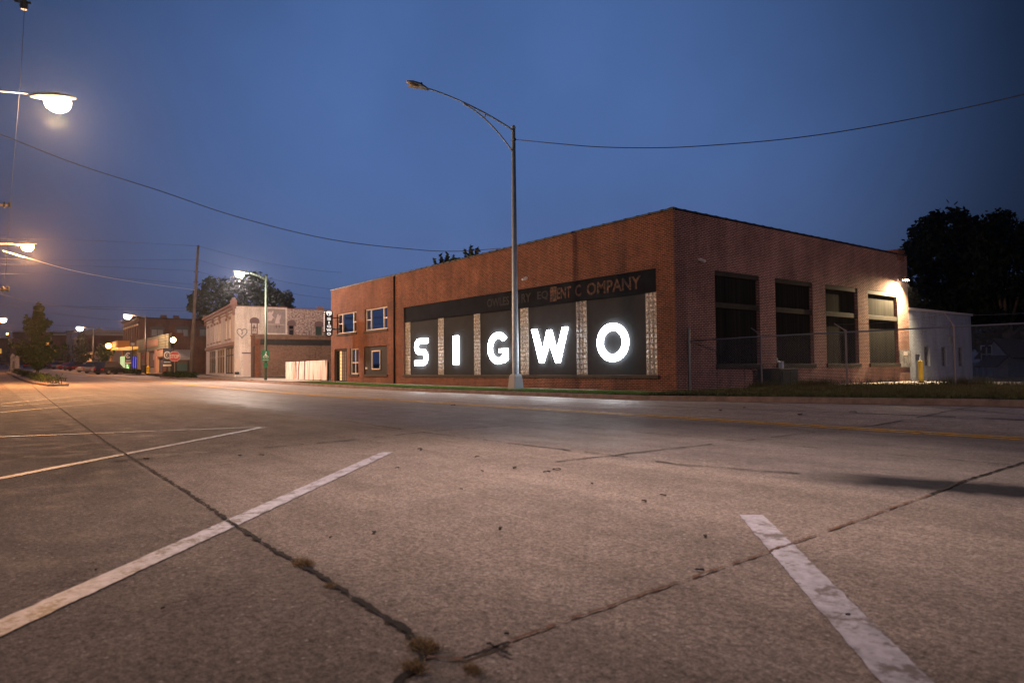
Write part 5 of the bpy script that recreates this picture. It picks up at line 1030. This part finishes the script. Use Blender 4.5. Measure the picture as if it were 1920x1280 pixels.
street_tree(30, 694, 640, 16.0, 'street tree behind the left banner, lit orange by lamps', 26, 1200, .3)
# clipped hedges on the kerb islands
def hedge(px0, px1, pyb, Yc, hz, label):
    a, b = onY(px0, pyb, Yc), onY(px1, pyb, Yc); z = zt((a.x+b.x)/2)+.1; L = abs(b.x-a.x); n = int(max(6, L/.6)); bl = [((a.x+(b.x-a.x)*(i+.5)/n, Yc+random.uniform(-.4, .4), zr(a.x+(b.x-a.x)*(i+.5)/n, Yc)+.14+hz*.4), hz*.55) for i in range(n)]
    t = thing('hedge', ((a.x+b.x)/2, Yc, z), label, 'hedge'); mb = MB()
    for c, r in bl: mb.tube([(c[0], c[1], c[2]-hz*.5), c], .03, 5)
    mb.build('stems', 'bark', t); leaves([c for c, r in bl], [r for c, r in bl], 2500, .09, 'foliage_street', t, 'foliage')
    ky = MB(); x0, x1 = min(a.x, b.x)-.6, max(a.x, b.x)+.6; m = 12; q = []
    for i in range(m+1):
        x = x0+(x1-x0)*i/m; w = 1.0*(1 if 0 < i < m else .6); zz = zr(x, Yc)+.14; q.append([(x, Yc-w, zz-.8), (x, Yc-w, zz), (x, Yc+w, zz), (x, Yc+w, zz-.8)])
    for i in range(m):
        k = len(ky.v); ky.add(q[i]+q[i+1], [(j, j+1, j+5, j+4) for j in range(3)]+([(0, 1, 2, 3)] if i == 0 else [])+([(4, 5, 6, 7)] if i == m-1 else []))
    struct(ky.build('kerb_island', 'kerb_concrete'))
hedge(20, 108, 709, 4.2, .75, 'long low hedge under the conical street tree'); hedge(233, 262, 699, 16.4, .8, 'small low hedge before the neon lit shops'); hedge(316, 362, 706, 16.9, .7, 'low hedge at the foot of the stop sign')

# ---------------------------------------------------------------- shops and blocks on the left
def xat(px, y=20.6): return onY(px, 690, y).x
def zat_(px, py, y=20.6): return onY(px, py, y).z
mat('mint_paint', (.34, .37, .25), .6, var=.15, vs=1.5); mat('cream_paint', (.62, .52, .36), .7); mat('pink_sign', (.62, .36, .27), .6); mat('teal_paint', (.10, .22, .22), .6); mat('blue_grey', (.11, .14, .18), .6); mat('lit_blue', (.2, .2, .9), .4, emit=(.04, .06, 1), es=1.6); mat('lit_yellow', (.9, .6, .2), .4, emit=(1, .46, .10), es=.8); mat('lit_green', (.5, .8, .5), .4, emit=(.55, .75, .40), es=.9); mat('shop_interior', (.10, .06, .045), .3, emit=(1, .5, .25), es=.05); mat('window_sky', (.25, .32, .45), .15); mat('pane_lit_blue', (.32, .40, .52), .4)
mat('orange_lit_wall', (.55, .28, .10), .7)  # orange lamp light on shop fronts and canopy put into the colour
YS = 20.6; FS = Fac((0, YS, 0), (1, 0, 0), (0, -1, 0))
gx0, gx1 = xat(259.5), xat(319.5); gz = zt((gx0+gx1)/2)+.1; gH_ = (zat_(259.5, 637)+zat_(314, 628))/2
gs = thing('green_shop', (gx1, YS, gz), 'single-storey corner shop with mint green sign fascia and tall display windows', 'shop')
zb1_ = (zat_(259.5, 658)+zat_(314, 652.5))/2
U = lambda px: xat(px)
ops = [[U(262), U(270.5), gz+.7, zb1_-.25], [U(278), U(293.5), gz+.75, zb1_-.25], [U(297), U(312.5), gz+.02, zb1_-1.35]]
mb = MB(); wall(mb, Vector((gx0, YS, 0)), X3, gx1-gx0, gz-1, zb1_-.1, [[o[0]-gx0, o[1]-gx0, o[2], o[3]] for o in ops], .3, Y3); mb.build('front_wall', 'cream_paint', gs)
mb = MB(); FS.box(mb, gx0, gx1, zb1_-.1, gH_, -.2, .28); fa_ = mb.build('fascia', 'mint_paint', gs)
mb = MB()
for i in range(5): zz = zb1_+.15+i*(gH_-zb1_-.3)/4; FS.box(mb, gx0+.05, gx1-.05, zz-.03, zz+.03, .281, .32)
mb.build('moulding', 'teal_paint', fa_)
a, b = U(274), U(300.5); zc = (zb1_+gH_)/2; mb = MB(); FS.box(mb, a, b, zc-.55, zc+.45, .33, .38); sgp = mb.build('name_board', 'pink_sign', fa_)
mb = MB()
for i in range(9): FS.box(mb, a+.6+i*(b-a-1.2)/9, a+.6+(i+.55)*(b-a-1.2)/9, zc-.3, zc+.15, .381, .39)
mb.build('raised_lettering', 'cream_paint', sgp)
for px, w_, m_ in ((261, .5, 'cream_paint'), (275.5, .55, 'pink_sign'), (295, .7, 'pink_sign'), (316.5, 1.6, 'mint_paint')):
    x = U(px); mb = MB(); FS.box(mb, x-w_, x+w_ if px < 316 else gx1+.05, gz-.6, zb1_-.11, .003, .3); mb.build('pilaster', m_, gs)
x = U(316.5); mb = MB(); FS.box(mb, x-1.7, gx1+.15, gz-.6, gz+1.1, .301, .5); mb.build('pilaster_base', 'red_brick', gs)
for i, o in enumerate(ops):
    g_ = MB(); FS.box(g_, o[0]+.01, o[1]-.01, o[2]+.005, o[3]-.01, -.25, -.2); ob = g_.build('display_window' if i < 2 else 'shop_door', 'shop_interior' if i < 2 else 'blue_grey', gs)
    mb = MB(); FS.frame(mb, o[0]+.02, o[1]-.02, o[2]+.02, o[3]-.02, -.199, -.1, .14); mb.build('frame', 'dark_metal', ob)
    if i == 2: mb = MB(); FS.box(mb, o[0]+.6, o[1]-.6, o[2]+1.5, o[3]-.3, -.199, -.18); mb.build('door_pane', 'shop_interior', ob); 
    if i == 1: mb = MB(); FS.box(mb, o[0]+2.5, o[0]+4.3, o[3]-1.3, o[3]-.4, -.198, -.19); mb.build('poster', 'white_frame', ob)
    if i == 0: mb = MB(); FS.box(mb, o[0]+.5, o[1]-.5, o[3]-1.0, o[3]-.4, -.198, -.19); mb.build('red_sticker', 'sign_red', ob)
mb = MB(); FS.box(mb, U(297.5), U(312), zb1_-1.2, zb1_-.3, .05, .32); db = mb.build('door_sign', 'pink_sign', gs); mb = MB()
for i in range(6): x = U(298.5)+i*(U(311)-U(298.5))/6; FS.box(mb, x, x+.9, zb1_-1.0, zb1_-.5, .321, .33)
mb.build('raised_lettering', 'cream_paint', db)
# its brick side with blue awning window
sx = gx1+.0; GF = Fac((sx, 0, 0), (0, 1, 0), (1, 0, 0)); yE = onX(392, 690, sx).y+4; zside = onX(326, 630.5, sx).z
yw0, yw1 = onX(330, 690, sx).y, onX(354, 690, sx).y; zw0, zw1 = onX(342, 697, sx).z, onX(342, 666, sx).z
mb = MB(); wall(mb, Vector((sx, YS, 0)), Y3, yE-YS, gz-1, zside, [[yw0-YS, yw1-YS, zw0, zw1]], .25, -X3); mb.quad((sx, yE, gz-1), (gx0, yE, gz-1), (gx0, yE, zside), (sx, yE, zside)); mb.build('side_wall', 'brown_brick', gs)
mb = MB(); mb.box((gx0+.02, YS+.3, zside-.3), (sx-.02, yE-.02, zside-.2)); mb.build('roof', 'roof_dark', gs)
mb = MB(); GF.box(mb, YS+.1, YS+1.6, zside, zside+.5, -.6, .04); mb.build('chimney', 'red_brick', gs)
g_ = MB(); GF.box(g_, yw0+.01, yw1-.01, zw0+.01, zw1-.01, -.22, -.16); ob = g_.build('side_window', 'shop_interior', gs); mb = MB(); GF.frame(mb, yw0+.01, yw1-.01, zw0+.01, zw1-.01, -.159, -.1, .12); mb.build('frame', 'dark_metal', ob)
mb = MB(); GF.box(mb, yw0+.15, yw1-.15, zw0+.15, zw0+1.2, -.158, -.14); mb.build('blue_stand', 'teal_paint', ob)
zaw = onX(342, 655.5, sx).z; mat('awning_pale', (.42, .46, .54), .7); mb = MB(); y0, y1 = yw0-.3, yw1+.3
mb.add([(sx+.01, y0, zaw), (sx+.01, y1, zaw), (sx+1.1, y1, zaw-1.1), (sx+1.1, y0, zaw-1.1), (sx+.01, y0, zaw-1.3), (sx+.01, y1, zaw-1.3), (sx+1.1, y1, zaw-1.4), (sx+1.1, y0, zaw-1.4)], [(0, 1, 2, 3), (4, 7, 6, 5), (0, 3, 7, 4), (1, 5, 6, 2), (3, 2, 6, 7)]); aw = mb.build('awning', 'awning_pale', gs)
mb = MB()
for i in range(12): y = y0+.15+i*(y1-y0-.3)/12; mb.box((sx+1.101, y, zaw-1.38), (sx+1.12, y+(y1-y0)/26, zaw-1.28))
mb.build('fringe', 'white_frame', aw)
# two-storey brick block beside it
bx0, bx1 = xat(230), gx0-.0; bxr = xat(264); bz = zt(bx1)+.1; bH = (zat_(230, 605)+zat_(264, 596.5))/2
b2_ = thing('brick_block', (bx1, YS, bz), 'dark brown two-storey brick block with arched blue windows behind the corner shop', 'building')
bx1 = min(bxr, gx0-.02); wn = []
for i in range(7): x = bx0+(bx1-bx0)*(i+.5)/7; wn.append([x-.55-bx0, x+.55-bx0, bz+5.0, bz+7.6])
gnd = [[.8, (bx1-bx0)*.42, bz+.3, bz+3.1], [(bx1-bx0)*.5, (bx1-bx0)-.8, bz+.3, bz+3.1]]
mb = MB(); wall(mb, Vector((bx0, YS, 0)), X3, bx1-bx0, bz-1, bH, wn+gnd, .25, Y3); mb.build('front_wall', 'brown_brick', b2_)
for w_ in wn: g_ = MB(); FS.box(g_, bx0+w_[0]+.01, bx0+w_[1]-.01, w_[2]+.01, w_[3]-.01, -.22, -.18); o = g_.build('window', 'dark_glass', b2_); mb = MB(); FS.box(mb, bx0+w_[0]-.1, bx0+w_[1]+.1, w_[3]+.01, w_[3]+.3, .003, .1); mb.build('hood', 'cream_paint', o)
mb = MB(); FS.box(mb, bx0-.1, bx1+.1, bH, bH+.3, -.3, .4); FS.box(mb, bx0, bx1, bH-.9, bH-.6, .003, .2); mb.build('cornice', 'dark_wood', b2_)
for i, g in enumerate(gnd): g_ = MB(); FS.box(g_, bx0+g[0]+.01, bx0+g[1]-.01, g[2]+.01, g[3]-.01, -.22, -.18); g_.build('shopfront', 'shop_interior' if i else 'lit_green', b2_)
BF = Fac((bx1, 0, 0), (0, 1, 0), (1, 0, 0)); yB2 = onX(392, 690, bx1).y+10; zr2 = onX(300, 598, bx1).z; sw = []
for px in (294.5, 341.5, 384): y = onX(px, 690, bx1).y; sw.append([y-1.0-YS, y+1.0-YS, onX(px, 631, bx1).z, onX(px, 616, bx1).z])
mb = MB(); wall(mb, Vector((bx1, YS, 0)), Y3, yB2-YS, bz-1, zr2, sw, .2, -X3); mb.quad((bx1, yB2, bz), (bx0, yB2, bz), (bx0, yB2, zr2), (bx1, yB2, zr2)); mb.build('side_wall', 'brown_brick', b2_)
for s in sw:
    g_ = MB(); BF.box(g_, s[0]+YS+.02, s[1]+YS-.02, s[2], s[3]-.02, -.18, -.12); o = g_.build('side_window', 'pane_lit_blue', b2_); mb = MB(); BF.frame(mb, s[0]+YS+.02, s[1]+YS-.02, s[2]+.01, s[3]-.02, -.119, -.06, .13); BF.box(mb, (s[0]+s[1])/2+YS-.05, (s[0]+s[1])/2+YS+.05, s[2]+.15, s[3]-.16, -.118, -.07); mb.build('frame', 'blue_grey', o)  # blue light on the panes put into their colour
    arch_mb(Fac((bx1, 0, 0), (0, 1, 0), (1, 0, 0)), [s[0]+YS, s[1]+YS, s[2], s[3]+.25], .003, .08, .1).build('arch', 'blue_grey', o)
mb = MB(); BF.box(mb, YS, yB2, zr2, zr2+.2, -.3, .05); mb.build('coping', 'dark_wood', b2_)
for px in (306, 330, 374, 380): y = onX(px, 690, bx1).y; mb = MB(); BF.box(mb, y-.45, y+.45, zr2+.2, zr2+.7, -.5, .02); mb.build('chimney', 'brown_brick', b2_)
mb = MB(); mb.box((bx0, YS+.3, bH-.8), (bx1-.1, yB2, bH-.7)); mb.build('roof', 'roof_dark', b2_)
# lit awnings and neon of the shops between
cx0, cx1 = xat(226), xat(262.5); zc0 = zat_(245, 655); 
aw_ = thing('lit_canopy', ((cx0+cx1)/2, YS-.5, zc0), 'yellow lit canopy over the pavement left of the green shop', 'canopy')
xm = xat(243); mb = MB(); mb.box((cx0, YS-1.9, zat_(234, 653)), (xm, YS-.01, zat_(234, 641))); mb.build('canopy_box', 'orange_lit_wall', aw_, bevel=.03)
mb = MB(); mb.box((cx0+.1, YS-1.85, zat_(234, 655.5)), (xm-.1, YS-.1, zat_(234, 653)-.02)); mb.build('lit_soffit', 'lit_yellow', aw_)
mb = MB(); mb.box((xm+.1, YS-1.5, zat_(254, 655)), (cx1-.1, YS-.01, zat_(254, 651))); mb.build('lit_band', 'lit_yellow', aw_)
nn = thing('neon_sign', (xat(258), YS-.3, bz), 'bright blue neon strips on the shop front beside the green shop', 'sign')
for k, px in enumerate((254.6, 258.6)):
    x = xat(px); mb = MB(); mb.box((x-.10, YS-.42, zat_(px, 690)), (x+.10, YS-.32, zat_(px, 668.5 if k < 2 else 671))); mb.build('neon_strip', 'lit_blue', nn)
mb = MB(); mb.box((xat(253), YS-.31, zat_(257, 692)), (xat(260.5), YS-.01, zat_(257, 667))); mb.build('backing', 'dark_metal', nn)
vs_ = thing('lit_panel_sign', (xat(240), YS-.4, bz), 'pale green lit upright panel sign with dark marks by the pavement', 'sign')
mb = MB(); mb.box((xat(233.5), YS-.7, bz-.5), (xat(243), YS-.4, zat_(238, 668))); mb.build('panel', 'lit_green', vs_)
for i, (px, py) in enumerate(((235.5, 680), (235.5, 685.5), (240, 677), (240.5, 684))): x = xat(px, YS-.72); z = zat_(px, py, YS-.72); mb = MB(); mb.box((x-.3, YS-.73, z-.35), (x+.3, YS-.701, z+.35)); mb.build('dark_mark', 'sign_black', vs_)
# maroon brick block with pale cornice and cream front
mx1 = xat(158); mx0 = xat(138); mz = zt(mx1)+.1; MF = Fac((mx1, 0, 0), (0, 1, 0), (1, 0, 0)); mH = onX(158, 621, mx1).z; yM = onX(232, 690, mx1).y+14
mr_ = thing('maroon_block', (mx1, YS, mz), 'maroon brick commercial block with white roof cornice and cream lit front', 'building')
mb = MB(); mb.quad((mx1, YS, mz-1), (mx1, yM, mz-1), (mx1, yM, mH), (mx1, YS, mH)); mb.quad((mx1, yM, mz-1), (mx0, yM, mz-1), (mx0, yM, mH), (mx1, yM, mH)); mb.build('side_wall', 'maroon_brick', mr_)
wn = [[(mx1-mx0)*(i+.25)/6, (mx1-mx0)*(i+.7)/6, mz+5, mz+8.2] for i in range(6)]; mb = MB(); wall(mb, Vector((mx0, YS, 0)), X3, mx1-mx0, mz-1, mH, wn, .3, Y3); mb.build('front_wall', 'cream_paint', mr_)
for w_ in wn: g_ = MB(); FS.box(g_, mx0+w_[0]+.02, mx0+w_[1]-.02, w_[2]+.02, w_[3]-.02, -.28, -.22); g_.build('window', 'dark_glass', mr_)
mat('pale_cornice', (.50, .52, .56), .7)
mb = MB(); MF.box(mb, YS-.4, yM, mH-.9, mH+.35, .003, .5); FS.box(mb, mx0, mx1, mH-.9, mH+.35, .003, .6)
for k in range(5): MF.box(mb, YS+3+k*7-.5, YS+3+k*7+.5, mH+.351, mH+.9, -.3, .4)
mb.build('cornice', 'pale_cornice', mr_); mb = MB(); mb.box((mx0+.1, YS+.4, mH-.2), (mx1-.1, yM, mH-.1)); mb.build('roof', 'roof_dark', mr_)
# lower lit shops between the maroon block and the brown one
lx0, lx1 = mx1+.3, bx0-.3; lz = zt((lx0+lx1)/2); lH = zat_(205, 654)
lo = thing('lit_shop_row', (lx1, YS, lz), 'row of low shops with warm lit fronts behind the parked cars', 'shop'); n = 4; hs_ = []
for i in range(n): a = (lx1-lx0)*i/n; hs_.append([a+.8, a+(lx1-lx0)/n-.8, lz+.6, lz+3.2])
mb = MB(); wall(mb, Vector((lx0, YS, 0)), X3, lx1-lx0, lz-1.5, lH, hs_, .3, Y3); mb.build('front_wall', 'orange_lit_wall', lo)
for i, h in enumerate(hs_): g_ = MB(); FS.box(g_, lx0+h[0]+.02, lx0+h[1]-.02, h[2]+.02, h[3]-.02, -.28, -.22); g_.build('shopfront', ('warm_lit', 'shop_interior', 'shop_interior', 'shop_interior')[i], lo)
mb = MB(); mb.box((lx0, YS-1.6, lz+3.5), (lx0+(lx1-lx0)*.5, YS-.01, lz+3.8)); mb.build('canopy', 'cream_paint', lo); mb = MB(); mb.box((lx0, YS+.3, lH-.3), (lx1, YS+14, lH-.2)); mb.build('roof', 'roof_dark', lo); mb = MB(); mb.box((lx0+.5, YS-1.5, lz+3.3), (lx0+(lx1-lx0)*.45, YS-1.2, lz+3.49)); mb.build('light_strip', 'lit_yellow', lo)
# far end blocks
def block(px0, px1, pyt, D, m, label, floors=2, lit=0):
    a, b = atD(px0, 690, D), atD(px1, 690, D); U_ = (b-a); U_.z = 0; L = U_.length; U_.normalize(); z0 = zt(a.x)-1; H_ = atD((px0+px1)/2, pyt, D).z; Fb = Fac((a.x, a.y, 0), U_, Vector((U_.y, -U_.x, 0)))
    t = thing('far_building', (a.x, a.y, z0), label, 'building'); hol = []; nn_ = max(2, int(L/3))
    for f in range(floors):
        for i in range(nn_): hol.append([L*(i+.28)/nn_, L*(i+.72)/nn_, z0+2+f*3.6, z0+4.0+f*3.6])
    hol = [h for h in hol if h[3] < H_-.5]; mb = MB(); wall(mb, Fb.O, U_, L, z0, H_, hol, .25, -Fb.W); bk = [Fb.p(0, z0, -10), Fb.p(L, z0, -10)]; mb.quad(Fb.p(0, z0), bk[0], bk[0]+Z3*(H_-z0), Fb.p(0, H_)); mb.quad(Fb.p(L, z0), bk[1], bk[1]+Z3*(H_-z0), Fb.p(L, H_)); mb.build('wall', m, t)
    for i, h in enumerate(hol): g_ = MB(); Fb.box(g_, h[0]+.02, h[1]-.02, h[2]+.02, h[3]-.02, -.22, -.17); g_.build('window', 'lit_yellow' if (i*7+lit) % 5 == 0 and lit else 'dark_glass', t)
    mb = MB(); Fb.box(mb, -.2, L+.2, H_, H_+.4, -.5, .35); mb.build('cornice', 'pale_cornice' if lit else 'dark_wood', t); mb = MB(); Fb.box(mb, 0, L, H_-.2, H_-.1, -10, -.51); mb.build('roof', 'roof_dark', t)
block(124, 139, 622, 215, 'block_wall', 'pale blue-white narrow building left of the maroon block', 3, 0)
block(96, 123, 628, 240, 'maroon_brick', 'reddish far building behind the conical tree', 3, 1)
block(22, 95, 622, 300, 'brown_brick', 'dark far block at the end of the street', 3, 2)
block(-40, 22, 634, 290, 'dark_brick', 'lowest far block at the left edge of the street end', 2, 3)

# ---------------------------------------------------------------- parked cars
mat('tyre', (.015, .015, .015), .8); mat('rim', (.35, .35, .36), .35, .8); mat('car_glass', (.015, .018, .022), .05, spec=.9); mat('tail_light', (.4, .01, .01), .3, emit=(1, .03, .02), es=.05); mat('head_light', (.8, .8, .8), .1); mat('brake_lit', (.6, .02, .02), .3, emit=(1, .05, .03), es=6)
for n_, c_ in (('black', (.012, .014, .016)), ('silver', (.36, .37, .40)), ('white', (.70, .70, .70)), ('red', (.30, .012, .015)), ('maroon', (.13, .01, .015)), ('blue', (.03, .06, .22)), ('grey', (.12, .12, .13)), ('tan', (.34, .24, .14))): mat('paint_'+n_, c_, .25, .15 if n_ != 'white' else 0, spec=.6)
def car(x, y, ang, col, label, kind='sedan', group='cars parked along the far street'):
    z = zr(x, y)+.0; t = thing('parked_car', (x, y, z), label, 'car', group, ang); M = ROOT[t.name]; T = lambda p: tuple(M @ Vector(p))
    suv = kind == 'suv'; L, Wd = (4.7, .94) if suv else (4.5, .90); hb, hr = (1.0, 1.72) if suv else (.88, 1.43)
    st = [(-L/2, .45, .62, .78), (-L/2+.12, .30, hb-.12, .92), (-L/2+.7, .22, hb, 1), (0, .2, hb+.02, 1), (L/2-1.2, .22, hb-.06, 1), (L/2-.35, .26, hb-.2, .96), (L/2, .38, .60, .80)]
    mb = MB(); n = 8
    for xx, zb_, zt_3, f in st:
        w = Wd*f; mb.v += [T(p) for p in ((xx, -w*.92, zb_), (xx, -w, zb_+.15), (xx, -w, zt_3-.15), (xx, -w*.9, zt_3), (xx, w*.9, zt_3), (xx, w, zt_3-.15), (xx, w, zb_+.15), (xx, w*.92, zb_))]
    for i in range(len(st)-1):
        for j in range(n): mb.f.append((i*n+j, i*n+(j+1) % n, (i+1)*n+(j+1) % n, (i+1)*n+j))
    mb.f += [tuple(range(n)), tuple(range((len(st)-1)*n, len(st)*n))[::-1]]; bd = mb.build('body', 'paint_'+col, t, smooth=False, bevel=.03)
    cab = [(-L/2+(.25 if suv else .75), hb-.02, .86), (-L/2+(.65 if suv else 1.35), hr, .70), (.35, hr, .70), (1.15 if not suv else 1.2, hb-.02, .86)]
    mb = MB(); 
    for s in (-1, 1): mb.v += [T((cx_, s*Wd*f, cz_)) for cx_, cz_, f in cab]
    mb.f += [(0, 1, 2, 3), (7, 6, 5, 4), (0, 4, 5, 1), (1, 5, 6, 2), (2, 6, 7, 3)]; mb.build('windows', 'car_glass', t)
    mb = MB(); a, b = cab[1], cab[2]; mb.v += [T(p) for p in ((a[0]-.05, -Wd*.71, hr-.03), (b[0]+.06, -Wd*.71, hr-.03), (b[0]+.06, Wd*.71, hr-.03), (a[0]-.05, Wd*.71, hr-.03), (a[0]+.03, -Wd*.66, hr+.04), (b[0]-.03, -Wd*.66, hr+.04), (b[0]-.03, Wd*.66, hr+.04), (a[0]+.03, Wd*.66, hr+.04))]; mb.f += [(0, 1, 2, 3), (4, 7, 6, 5), (0, 4, 5, 1), (1, 5, 6, 2), (2, 6, 7, 3), (3, 7, 4, 0)]; mb.build('roof', 'paint_'+col, t)
    for xx in (-L/2+.85, L/2-.85):
        for s in (-1, 1): mb = MB(); mb.tube([T((xx, s*(Wd-.2), .33)), T((xx, s*(Wd+.005), .33))], .33, 14); wh = mb.build('wheel', 'tyre', t); mb = MB(); mb.tube([T((xx, s*(Wd+.0055), .33)), T((xx, s*(Wd+.02), .33))], .2, 10); mb.build('rim', 'rim', wh)
    for s in (-1, 1):
        mb = MB(); mb.v += [T((-L/2-.02+q, s*Wd*w_, z_)) for q, w_, z_ in ((0, .45, .62), (0, .78, .62), (.09, .80, .80), (.09, .45, .80), (.2, .45, .62), (.2, .93, .62), (.2, .93, .80), (.2, .45, .80))]; mb.f += [(0, 1, 2, 3), (4, 7, 6, 5), (0, 4, 5, 1), (1, 5, 6, 2), (2, 6, 7, 3), (3, 7, 4, 0)]; mb.build('tail_light', 'tail_light', t)
        mb = MB(); mb.v += [T((L/2+.02-q, s*Wd*w_, z_)) for q, w_, z_ in ((0, .45, .52), (0, .76, .52), (.14, .8, .66), (.14, .45, .66), (.3, .45, .52), (.3, .95, .52), (.3, .95, .66), (.3, .45, .66))]; mb.f += [(0, 1, 2, 3), (4, 7, 6, 5), (0, 4, 5, 1), (1, 5, 6, 2), (2, 6, 7, 3), (3, 7, 4, 0)]; mb.build('headlight', 'head_light', t)
    return t
A_ = R(128)
for px, col, kd, lab in ((210, 'black', 'suv', 'black car nearest in the angled row, wheels facing the camera'), (187, 'silver', 'suv', 'silver car second in the angled row'), (170, 'white', 'sedan', 'white car between the silver and the dark red cars'), (152, 'maroon', 'suv', 'dark red car with wide rear window in the angled row'), (141, 'grey', 'sedan', 'dark grey car wedged between two red cars'), (131, 'red', 'sedan', 'bright red car right of the silver wagon'), (118, 'silver', 'suv', 'silver wagon in the middle of the angled row'), (107, 'maroon', 'sedan', 'maroon car left of the silver wagon'), (97, 'blue', 'sedan', 'blue car near the far end of the row'), (88, 'white', 'sedan', 'small white car behind the blue car'), (80, 'tan', 'sedan', 'pale tan car at the far end by the tree trunk')):
    P = onY(px, 693, 14.6); car(P.x, P.y, A_, col, lab, kd)
for px, Yc, col, kd, lab in ((52, 9.6, 'red', 'sedan', 'red car crossing behind the conical tree trunk'), (8, 7.5, 'grey', 'suv', 'dark grey vehicle at the left edge behind the lamp post'), (24, 8.6, 'black', 'suv', 'black vehicle behind the white cut-out board')):
    P = onY(px, 698, Yc); car(P.x, P.y, R(175), col, lab, kd, 'cars at the left edge of the street')
# white cut-out board, bin, yellow post, small far lamps
P = onY(25, 707, 4.0); fa = Vector((-P.x, -P.y, 0)).normalized(); sU = RT-fa*RT.dot(fa); sU.z = 0; sU.normalize(); zI = zt(P.x)+.14; Fx = Fac((P.x, P.y, 0), sU, fa); k_ = depth(P)/F
cb = thing('cutout_board', (P.x, P.y, zI), 'white painted art board with dark figure shapes on the island at lower left', 'board')
zh = 36*k_
for a, b, top in ((-5, 1.5, 1.0), (2.2, 9, .93)):
    mb = MB(); mb.prism([(a*k_, zI-.1), (b*k_, zI-.1), (b*k_*.97, zI+zh*.6*top), (b*k_*.9, zI+zh*.9*top), ((a+b)/2*k_, zI+zh*top), (a*k_*.98, zI+zh*.86*top)], Fx.O, Fx.U, Z3, Fx.W, .06); mb.build('panel', 'white_paint', cb)
mb = MB(); mb.prism([(-2.2*k_, zI+.25*zh), (0*k_, zI+.1*zh), (1.2*k_, zI+.3*zh), (.8*k_, zI+.55*zh), (-.2*k_, zI+.62*zh), (-1.6*k_, zI+.55*zh)], Fx.O+Fx.W*.061, Fx.U, Z3, Fx.W, .01); mb.prism([(a*k_, zI+b*zh) for a, b in ((-1.6, .7), (-.4, .7), (-.4, .84), (-1.6, .84))], Fx.O+Fx.W*.061, Fx.U, Z3, Fx.W, .01); mb.build('dark_figure', 'sign_black', cb)
for s, a in ((-1, -4.5), (1, 8.5)): mb = MB(); mb.tube([Fx.p((a+s*5)*k_, zI-.05, .05), Fx.p(a*k_, zI+zh*.35, .03)], .04, 5); mb.build('brace', 'white_paint', cb)
P = onY(270.5, 701, 18.6); z = zt(P.x)+.12; bn = thing('litter_bin', (P.x, P.y, z), 'black square litter bin at the foot of the black lamp pole', 'bin'); mb = MB(); mb.box((P.x-.55, P.y-.3, z), (P.x+.55, P.y+.3, z+1.05)); mb.build('bin_body', 'pole_black', bn, bevel=.04); mb = MB(); mb.box((P.x-.6, P.y-.35, z+1.055), (P.x+.6, P.y+.35, z+1.15)); mb.build('lid', 'dark_metal', bn, bevel=.02)
P = onY(277.3, 701, 18.4); z = zt(P.x)+.12; bn = thing('hydrant', (P.x, P.y, z), 'yellow fire hydrant shaped post right of the litter bin', 'hydrant'); mb = MB(); mb.lathe((P.x, P.y, z), [(.26, 0), (.26, .1), (.19, .14), (.19, .75), (.25, .8), (.22, .95), (.08, 1.08)], 12); mb.build('barrel', 'yellow_post', bn); mb = MB(); mb.tube([(P.x-.35, P.y, z+.6), (P.x+.35, P.y, z+.6)], .09, 8); mb.build('nozzle', 'yellow_post', bn)

# ---------------------------------------------------------------- thin haze added to give the lamps halos like lens glow, far blocks soften
hz = MB(); hz.box((-470, -90, -3), (60, 150, 40)); hzo = hz.build('haze', None); hzo['kind'] = 'stuff'
tag(hzo, 'thin added haze that gives the street lamps soft halos', 'haze')
hm = bpy.data.materials.new('haze'); hm.use_nodes = True; t = hm.node_tree; t.nodes.clear(); pv = t.nodes.new('ShaderNodeVolumePrincipled')
pv.inputs['Color'].default_value = (.80, .86, 1, 1); pv.inputs['Density'].default_value = .00024; pv.inputs['Anisotropy'].default_value = .88
t.links.new(pv.outputs[0], t.nodes.new('ShaderNodeOutputMaterial').inputs['Volume']); hzo.data.materials.append(hm)
